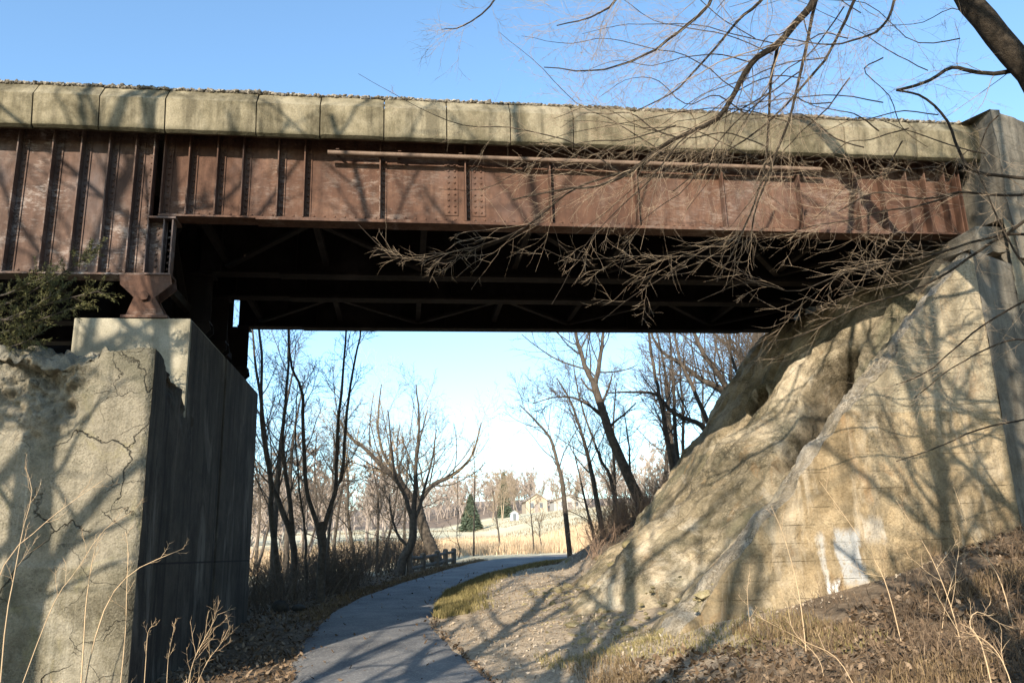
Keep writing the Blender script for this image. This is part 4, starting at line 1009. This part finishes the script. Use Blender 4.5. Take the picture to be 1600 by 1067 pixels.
def spruce(px, Y, h, wd, label):
    p = at(px, 822, Y=Y); g = gz(p[0], Y)
    o = thing('spruce_tree', (p[0], Y, g), label, 'tree')
    Tb = Tubes(); Tb.add(np.array([(0, 0, z) for z in np.linspace(0, h, 6)]), np.linspace(.14, .02, 6)); Tb.build('trunk', MAT['bark'], o)
    m = 5200; f = rng.uniform(0, 1, m) ** .75; z = h * (1 - f) * .95 + .25 + h * .02
    lay = np.floor(z / h * 13); rr_ = wd * f * (.55 + .45 * rng.uniform(0, 1, m) ** .4) * (.55 + .65 * _h(lay.astype(np.int64), np.floor(rng.uniform(0, 8, m)).astype(np.int64), 4))
    a = rng.uniform(0, 6.28, m); C = np.stack([np.cos(a) * rr_, np.sin(a) * rr_, z - .35 * rr_ + .12 * f], -1)
    s_ = .2 + .1 * rng.uniform(0, 1, (m, 1)); out = np.stack([np.cos(a), np.sin(a), -.35 + 0 * a], -1); tan = np.stack([-np.sin(a), np.cos(a), rng.normal(0, .4, m)], -1)
    V = np.stack([C - out * s_, C + tan * s_ * .4, C + out * s_ * 1.2, C - tan * s_ * .4], 1)
    np_mesh('crown', V.reshape(-1, 3), np.arange(m * 4).reshape(m, 4), MAT['spruce'], o)
spruce(736, 108, 4.6, 1.6, 'dark green spruce alone on the far lawn')
spruce(789, 150, 8.2, 1.5, 'spiry dark conifer rising behind the broad brown tree')

# houses on the rise
def house(px, py, Y, wx, wy, hh, rh, mat, label, rz=0.):
    p = at(px, py, Y=Y); g = gz(p[0], Y); o = thing('house', (p[0], Y, max(g - .3, p[2])), label, 'house', 'houses on the far rise'); o.rotation_euler = (0, 0, rz)
    MB().prism_y([(-wx / 2, 0), (wx / 2, 0), (wx / 2, hh), (0, hh + rh), (-wx / 2, hh)], -wy / 2, wy / 2).build('wall', mat, o)
    for sg in (-1, 1):
        MB().prism_y([(0, hh + rh + .04), (sg * (wx / 2 + .35), hh - .2), (sg * (wx / 2 + .35), hh - .02), (0, hh + rh + .25)], -wy / 2 - .35, wy / 2 + .35).build('roof_slope', MAT['roof'], o)
    for dx in (-.22, .2):
        wn = MB().box(dx * wx - .5, dx * wx + .5, -wy / 2 - .06, -wy / 2 - .005, hh * .4, hh * .4 + 1.3).build('window', MAT['siding_white'], o)
        MB().box(dx * wx - .4, dx * wx + .4, -wy / 2 - .075, -wy / 2 - .062, hh * .4 + .1, hh * .4 + 1.2).build('pane', MAT['glass'], wn)
    MB().box(-.5, .5, -wy / 2 - .05, -wy / 2 - .004, 0, 2.1).build('door', MAT['roof'], o)
    return o
house(836, 819, 195, 5, 7, 2.9, 1.5, MAT['siding'], 'cream gabled house small on the far rise')
house(888, 816, 205, 8, 6, 2.6, 1.3, MAT['siding_white'], 'pale low house partly behind the right bank trees')
p = at(804, 826, Y=112); o = thing('garden_shed', (p[0], 112, gz(p[0], 112)), 'small pale blue shed on the far lawn', 'shed')
o.scale = (.62, .62, .62); MB().prism_y([(-.8, 0), (.8, 0), (.8, 1.6), (0, 2.1), (-.8, 1.6)], -.7, .7).build('wall', MAT['shed'], o)
for sg in (-1, 1): MB().prism_y([(0, 2.12), (sg * 1.0, 1.5), (sg * 1.0, 1.58), (0, 2.22)], -.85, .85).build('roof_slope', MAT['siding_white'], o)
MB().box(-.35, .35, -.74, -.703, .1, 1.5).build('door', MAT['glass'], o)

# rail fence
fen = thing('rail_fence', (.4, 29, -.6), 'low weathered timber rail fence left of the trail bend', 'fence')
fx = [(640, 893, 862, 27.6), (661, 890, 868, 29), (683, 886, 865, 30.3), (696, 881, 861, 31.4), (709, 881, 860, 32.3)]
tops = []
for px, pb, pt, Y in fx:
    p = at(px, pb, Y=Y); g = gz(p[0], Y); p2 = at(px, pt, Y=Y); zt = max(p2[2], g + .55)
    Tb = Tubes(); q = np.array([(p[0], Y, z) for z in np.linspace(g - .1, zt, 5)]); Tb.add(q, [.1] * 5); Tb.add(np.array([(p[0], Y, zt - .001), (p[0], Y, zt + .015), (p[0], Y, zt + .03)]), [.1, .07, .004]); Tb.build('post', MAT['post'], fen); tops.append((p[0], Y, g, zt))
for a, c in zip(tops[:-1], tops[1:]):
    for f in (.78, .28):
        Tb = Tubes(); Tb.add([(a[0], a[1], a[2] + (a[3] - a[2]) * f), ((a[0] + c[0]) / 2, (a[1] + c[1]) / 2, (a[2] + (a[3] - a[2]) * f + c[2] + (c[3] - c[2]) * f) / 2 - .015), (c[0], c[1], c[2] + (c[3] - c[2]) * f)], [.055] * 3); Tb.build('rail', MAT['post'], fen)
settle(fen)
# dark debris at the far end of the pier
for (px, py, Y, r_, sq, l) in [(438, 946, 19.0, .24, .9, 'dark stump-like boulder at the far foot of the pier'), (466, 952, 18.6, .2, .5, 'low dark rock beside the boulder near the trail')]:
    p = at(px, py, Y=Y); v, f = stones(np.zeros((1, 3)), np.array([r_]), sq); o = np_mesh('boulder', v, None, MAT['dark_stone'], None, False, f)
    sm = o.modifiers.new('s', 'SUBSURF'); sm.levels = 2; sm.render_levels = 2
    o.location = (p[0], Y, gz(p[0], Y) + .08); tag(o, l, 'boulder')

# ------------------------------------------------------------------ overhanging tree in the foreground, upper right
SFG = dict(n=[8, 8, 6, 5, 4], gn=[.06, .12, .14, .16, .12], trop=[0, -.03, .01, .02, .02], max=3, ta=1.2, tb=.75, te=.86, sa=15, lv=(.3, 1.6), rmin=.0014, rsplit=.02, cnt=[0, 7, 5, 2.4, 3],
           ang=[0, 32, 34, 38, 46], rat=[0, .5, .62, .62, .5], rr=.23)
SF3 = dict(SFG, max=3)
def FG(pts, Y0, Y1):
    n = len(pts); return np.array([at(p[0], p[1], Y=Y0 + (Y1 - Y0) * i / (n - 1)) for i, p in enumerate(pts)])
L_ = []
trunk = np.vstack([[(9.6, 6.6, gz(9.6, 6.6) - .2), (9.75, 6.9, .8), (9.5, 7.3, 2.9)], FG([(1850, 400), (1700, 240), (1606, 116), (1534, 24), (1475, -60), (1410, -160), (1300, -280), (1180, -400)], 7.6, 7.2)])
L_.append((trunk, .2, .09, 0, 1, .5))
# limbs that come down into the frame from above
def limb(pts, Y0, Y1, r0, r1, c, Lc, t0=.1): L_.append((FG(pts, Y0, Y1), r0, r1, max(4, int(c * (1.3 if np.mean([p_[1] for p_ in pts]) < 190 else .8))), Lc * 1.6, t0))
limb([(1310, -270), (1295, -80), (1272, 0), (1249, 29), (1215, 69), (1174, 98), (1150, 140), (1120, 185), (1060, 215), (1025, 235), (979, 272), (935, 290), (880, 296), (800, 312)], 7.2, 8.6, .05, .008, 26, .75, .2)
limb([(1216, 68), (1207, 110), (1203, 144), (1199, 230), (1185, 300), (1157, 368), (1120, 440)], 7.7, 8.2, .02, .006, 16, .6, .1)
limb([(1290, -60), (1268, 30), (1252, 110), (1232, 190), (1205, 260), (1180, 330), (1168, 395)], 7.4, 8.0, .022, .006, 16, .55, .2)
limb([(1260, -200), (1225, -60), (1190, 0), (1150, 35), (1095, 100), (1050, 145), (990, 175)], 7.2, 8.6, .026, .006, 18, .6, .2)
limb([(1200, -280), (1140, -90), (1110, 0), (1060, 50), (1000, 90), (930, 110), (850, 105)], 7.0, 8.2, .026, .006, 20, .6, .2)
limb([(1120, -320), (1040, -120), (980, -20), (930, 25), (870, 40)], 6.8, 7.8, .022, .006, 15, .55, .3)
limb([(1350, -200), (1345, -40), (1325, 20), (1290, 90), (1240, 150), (1190, 200), (1130, 240), (1050, 300)], 7.6, 8.4, .024, .006, 20, .6, .2)
limb([(1400, -150), (1400, -20), (1380, 40), (1340, 60), (1290, 70), (1230, 60)], 7.3, 7.0, .02, .005, 14, .5, .2)
limb([(860, -260), (800, -60), (765, 10), (720, 42), (690, 46)], 7.6, 8.0, .016, .004, 9, .4, .45)
limb([(1605, 103), (1560, 115), (1520, 112), (1485, 106), (1445, 129), (1401, 141)], 7.6, 7.6, .03, .016, 7, .45, .1)
limb([(1401, 141), (1440, 150), (1478, 185), (1498, 235), (1520, 265), (1570, 275), (1640, 282)], 7.6, 7.2, .012, .02, 11, .5, .0)
limb([(1380, 90), (1350, 110), (1390, 150), (1410, 200), (1450, 230)], 7.5, 7.8, .008, .005, 8, .4, .0)
# long drooping sprays from the limb outside the right edge
limb([(1680, 280), (1600, 345), (1540, 385), (1480, 425), (1420, 455), (1340, 480), (1260, 520), (1200, 535)], 7.0, 8.6, .02, .004, 13, .6, .1)
limb([(1680, 380), (1600, 365), (1530, 375), (1450, 400), (1380, 410), (1310, 430), (1240, 455), (1170, 440), (1090, 470)], 7.2, 8.8, .018, .004, 13, .6, .1)
main_pts = [(1249, 29), (1215, 69), (1174, 98), (1150, 140), (1120, 185), (1060, 215), (1203, 144), (1199, 230), (1252, 110), (1232, 190), (1205, 260), (1345, 20), (1290, 90), (1325, 60), (1300, 160), (1180, 60), (1420, 200), (1470, 260), (1380, 160), (1350, 230)]
main_pts = main_pts + [(p_[0] + rng.uniform(-90, 90), p_[1] + rng.uniform(-20, 50)) for p_ in main_pts[::2]] + [(1500, 60), (1450, 110), (1560, 180), (1540, 240), (1590, 60)]
for k, (mx, my) in enumerate(main_pts):
    ln = rng.uniform(170, 420); a = R(rng.uniform(150, 205)) if k % 4 else R(rng.uniform(205, 255)); dx, dy = math.cos(a), -math.sin(a); cv = rng.uniform(-50, 70)
    limb([(mx + dx * ln * f, my + dy * ln * f + cv * f * f - 18 * math.sin(f * 3.1) + (rng.normal(0, 11) if 0 < f < 1 else 0)) for f in (0, .2, .4, .6, .8, 1)], 7.8, rng.uniform(7.9, 8.9), .0085, .0028, 9, .38, .15)
limb([(1500, 300), (1440, 320), (1380, 330), (1320, 345), (1260, 355), (1200, 375)], 7.6, 8.4, .012, .004, 16, .5, .0)
limb([(1640, 300), (1560, 305), (1500, 300), (1440, 310), (1370, 300), (1310, 330)], 7.2, 7.8, .016, .006, 12, .5, .0)
limb([(1680, 430), (1600, 470), (1520, 520), (1450, 580), (1400, 600)], 6.8, 7.4, .012, .004, 12, .5, .2)
limb([(1680, 560), (1600, 530), (1540, 545), (1480, 580), (1430, 620)], 6.8, 7.2, .01, .004, 9, .45, .2)
limb([(1650, 480), (1590, 400), (1545, 310), (1520, 250)], 7.2, 7.4, .014, .005, 10, .45, .1)
limb([(1680, 640), (1600, 655), (1530, 670), (1460, 700), (1400, 720)], 6.6, 7.0, .01, .0035, 9, .4, .2)
limb([(1060, 215), (1000, 260), (950, 275), (890, 300), (820, 355), (760, 380), (700, 395), (640, 405), (600, 390), (560, 350)], 8.2, 9.2, .014, .003, 20, .45, .15)
limb([(979, 276), (900, 225), (800, 200), (720, 195), (640, 160), (560, 115)], 8.4, 9.2, .010, .0025, 13, .4, .2)
limb([(1040, 240), (960, 190), (900, 160), (840, 100), (780, 50)], 8.3, 9., .008, .0025, 9, .35, .2)
limb([(1157, 368), (1100, 390), (1040, 430), (985, 465), (940, 500)], 8.2, 8.7, .008, .003, 10, .4, .0)
limb([(1140, 400), (1060, 400), (980, 400), (900, 405), (840, 385)], 8.2, 8.8, .006, .0025, 8, .35, .1)
tree_from('big leaning tree overhanging the upper right with drooping pale twigs', 'tree', L_, SF3, (MAT['bark_fore'], MAT['twig_fore']), base=trunk[0])

# ------------------------------------------------------------------ trees behind the camera that throw the shadows in the picture
SSH = dict(SB, max=2, cnt=[0, 13, 6, 4], rmin=.018, rsplit=.03, ang=[0, 48, 42, 40], trop=[0, .05, .04, .03], rr=.62)
protos.clear()
for k, (h, st) in enumerate([(17, 1), (15, 2), (16, 1)]):
    a, c = proto_tree(h, SSH, None, .05, st)
    m1 = np_mesh('trunk', a[0], a[1], MAT['bark'], None, True); m2 = np_mesh('crown', c[0], c[1], MAT['twig'], None, True)
    protos.append((m1.data, m2.data)); bpy.data.objects.remove(m1); bpy.data.objects.remove(m2)
sh = [(-8.7, 2.3, .85, 0), (-6.0, -.8, .85, 1), (-11.8, -.5, 1., 2), (-3.2, -2.4, .95, 2), (-.4, -3.2, 1., 0), (2.2, -1.8, .85, 1), (5.2, -3.2, .95, 2), (8.2, -.6, .75, 0), (-7.5, -6.5, 1.05, 1), (2.6, -8, 1.1, 0), (-14, 3.5, .9, 1), (-7.4, 4.1, .6, 1), (5.2, 2.2, .8, 0), (-3.4, 1.8, .78, 2), (2.5, 1.5, .72, 1), (-10.6, 3.2, .8, 2), (6.8, -2.2, .95, 1)]
for i, (x, y, s_, k) in enumerate(sh):
    put_tree(k, x, y, s_, i * 1.3, 'bare tree behind the viewer casting branch shadows on the bridge', 'bare trees behind the viewer')

# ------------------------------------------------------------------ juniper on the left wall
jun = thing('juniper_tree', (-6.3, 11, 2.3), 'dark green juniper boughs at the left edge before the girder', 'juniper')
Tb = Tubes(); SJ = []
Tb.add(resample([(-6.3, 11, 2.2), (-6.2, 10.9, 3.2), (-6.15, 10.8, 4.3)], 8), np.linspace(.09, .02, 8))
tips = []
for (pts, Y0, Y1) in [([(-220, 520), (-80, 500), (20, 470), (75, 440), (120, 412), (142, 398)], 10.9, 10.2), ([(-220, 530), (-60, 520), (30, 490), (90, 470), (152, 455)], 10.9, 10.1),
                      ([(-220, 540), (-60, 530), (20, 515), (60, 500), (110, 482)], 10.9, 10.2), ([(-200, 470), (-80, 470), (0, 462), (40, 445), (70, 432)], 10.8, 10.3), ([(-200, 560), (-40, 545), (20, 540), (55, 525)], 10.8, 10.15), ([(-200, 500), (-50, 480), (10, 500), (50, 480), (90, 455)], 10.8, 10.2)]:
    P_ = resample(FG(pts, Y0, Y1), 14); Tb.add(P_, np.linspace(.022, .004, 14))
    for i in range(5, 14):
        for k in range(4):
            d = nrm(P_[i] - P_[i - 1] + rng.normal(0, .05, 3)) ; dd = nrm(d + rng.normal(0, .55, 3) + UP * .15); L = rng.uniform(.12, .3)
            q = np.array([P_[i] + dd * L * f for f in np.linspace(0, 1, 4)]); Tb.add(q, [.004, .003, .002, .001]); tips.append((P_[i], dd, L))
Tb.build('branches', MAT['bark'], jun)
V = []; 
for p, d, L in tips:
    n = int(48 * L / .2)
    for k in range(n):
        c0 = p + d * L * rng.uniform(.15, 1.1) + rng.normal(0, .012, 3); e = nrm(d * .8 + rng.normal(0, .5, 3)); s_ = rng.uniform(.018, .04); sd = nrm(np.cross(e, rng.normal(0, 1, 3))) * .0045
        V += [c0 - sd, c0 + sd, c0 + e * s_ + sd * .3, c0 + e * s_ - sd * .3]
np_mesh('foliage', np.array(V), np.arange(len(V)).reshape(-1, 4), MAT['juniper'], jun); settle(jun)

# ------------------------------------------------------------------ dead weeds
SW = dict(n=[6, 6, 5, 4], gn=[.05, .1, .14, .16], trop=[0, .1, .05, 0], max=2, rmin=.0018, rsplit=0, cnt=[0, 7, 4, 3], ang=[0, 38, 40, 40], rat=[0, .35, .45, .5], rr=.6)
def weed(pts, Y0, Y1, r0, c, Lc, label, t0=.35, S=SW, group=None):
    P_ = FG(pts, Y0, Y1); P_[0][2] = min(P_[0][2], gz(P_[0][0], P_[0][1]))
    Tb = (Tubes(), Tubes()); Q = resample(P_, 12); rad = np.linspace(r0, .002, 12); Tb[0].add(Q, rad)
    if c: kids(Tb, Q, rad, 1, 1, S, t0, c, Lc)
    o = Tb[0].build('weed_stalk', MAT['stalk']); 
    o.data.transform(Matrix.Translation(-Vector(P_[0]))); o.location = P_[0]; tag(o, label, 'weed', group); return o
GW = 'dead weeds before the left wall'
weed([(127, 1085), (131, 1000), (135, 939), (145, 872), (157, 832)], 9, 9, .009, 4, .25, 'tall straight reddish stalk before the left wall', .5, group=GW)
weed([(128, 1085), (140, 1030), (169, 939), (209, 892), (263, 866), (288, 856)], 9, 9.4, .009, 5, .25, 'long pale stalk arching right across the pier corner', .5, group=GW)
weed([(-60, 960), (0, 895), (61, 825), (110, 785), (169, 744)], 8.6, 8.8, .006, 4, .3, 'thin stalk slanting up from the left edge', .3, group=GW)
weed([(2, 1085), (8, 980), (22, 900), (35, 830), (50, 770), (40, 730)], 8.5, 8.7, .007, 6, .35, 'upright brown stalk nearest the left edge', .3, group=GW)
weed([(185, 1085), (195, 1000), (198, 920), (200, 860), (196, 830)], 9, 9.1, .005, 5, .2, 'slim dark stalk close to the wall corner', .3, group=GW)
weed([(12, 1085), (60, 1000), (90, 930), (120, 890), (160, 830), (205, 800)], 8.6, 9, .005, 5, .3, 'wiry stalk curving right from the lower left corner', .3, group=GW)
weed([(225, 1085), (228, 1030), (232, 985), (245, 975)], 9.4, 9.4, .005, 5, .15, 'short stalk with a bent tip at the wall foot', .3, group=GW)
weed([(288, 1075), (300, 1040), (318, 1000), (341, 958)], 9.8, 9.8, .006, 12, .35, 'feathery pale weed fanning out beside the pier', .15, group=GW)
weed([(292, 1075), (320, 1040), (345, 1005), (360, 975)], 9.8, 9.9, .005, 10, .25, 'feathery weed leaning toward the trail', .2, group=GW)
weed([(262, 1080), (262, 1040), (268, 1000), (275, 965)], 9.7, 9.7, .004, 6, .15, 'thin upright weed left of the feathery ones', .3, group=GW)
GW2 = 'dead weeds on the right bank'
for (pts, Y0, r_, c, Lc, l) in [([(1262, 1040), (1252, 950), (1240, 890), (1222, 830), (1205, 790)], 8.5, .007, 8, .3, 'tall branching dead weed before the foot of the right wall'),
    ([(1410, 1010), (1390, 930), (1370, 880), (1330, 820), (1280, 750)], 8, .006, 6, .4, 'slender stalk rising past the white paint patch'),
    ([(1555, 1085), (1535, 1010), (1515, 975), (1530, 955), (1580, 985)], 5.6, .006, 5, .25, 'bent straw stalk at the lower right corner'),
    ([(1510, 1085), (1500, 1000), (1480, 930), (1450, 860), (1400, 780)], 7, .007, 8, .4, 'long leaning weed on the right bank before the wall'),
    ([(1290, 1085), (1280, 1030), (1240, 985), (1230, 940)], 7.6, .005, 6, .2, 'short forked weed low on the right bank'),
    ([(1580, 960), (1560, 900), (1520, 840), (1490, 760)], 7.5, .006, 7, .35, 'twiggy weed before the far right wall'),
    ([(1350, 1085), (1310, 1030), (1255, 1000), (1180, 960)], 6.6, .005, 4, .2, 'stalk fallen to the left across the bank'),
    ([(1180, 1020), (1170, 960), (1168, 920), (1172, 890)], 9.6, .004, 6, .15, 'small weed close against the lit wall foot'),
    ([(1470, 1000), (1478, 940), (1495, 880), (1500, 830)], 8, .005, 7, .25, 'upright weed midway along the right bank'),
    ([(1590, 1085), (1570, 1040), (1540, 1000), (1500, 985)], 5.4, .005, 6, .2, 'straw weed drooping in the lower right corner')]:
    weed(pts, Y0, Y0 + .2, r_, c, Lc, l, .25, group=GW2)
X = rng.uniform(-6, -1.7, 2600); Y = rng.uniform(8.6, 10.1, 2600); k = clump(X, Y, 2, .4, 91)
blades(X[k], Y[k], .28, MAT['grass_dry'], 'dry_grass', 'dry grass at the foot of the left wall', 'grass', .004, .5)
# tangle of dead stems on the right bank
pos = []
while len(pos) < 190:
    y = rng.uniform(5.2, 10.3); x = rng.uniform(.42, .95) * y
    if x < 2.6 or (y > 9 and x < 5.2): continue
    pos.append((x, y, gz(x, y) - .02))
MAT['vine'] = mottled('dead_vine', [(.05, .034, .023), (.12, .082, .053), (.24, .175, .11)], 4, .9, 0, island=.5)
tp = [shrub_proto(.36, 6, dict(SS, max=2, rmin=.0022)) for _ in range(4)]
scatter(tp, np.array(pos), 1., 'brush', MAT['vine'], 'tangle of dead stems and vines on the right bank', 'brush')
pos = []
while len(pos) < 48:
    y = rng.uniform(8.2, 10); x = rng.uniform(-.5, -.2) * y
    if x > -1.9: continue
    pos.append((x, y, gz(x, y) - .02))
scatter(tp, np.array(pos), 1., 'brush', MAT['stalk'], 'low dead stems at the foot of the left wall', 'brush')
SC.render.resolution_x = 1024; SC.render.resolution_y = 682
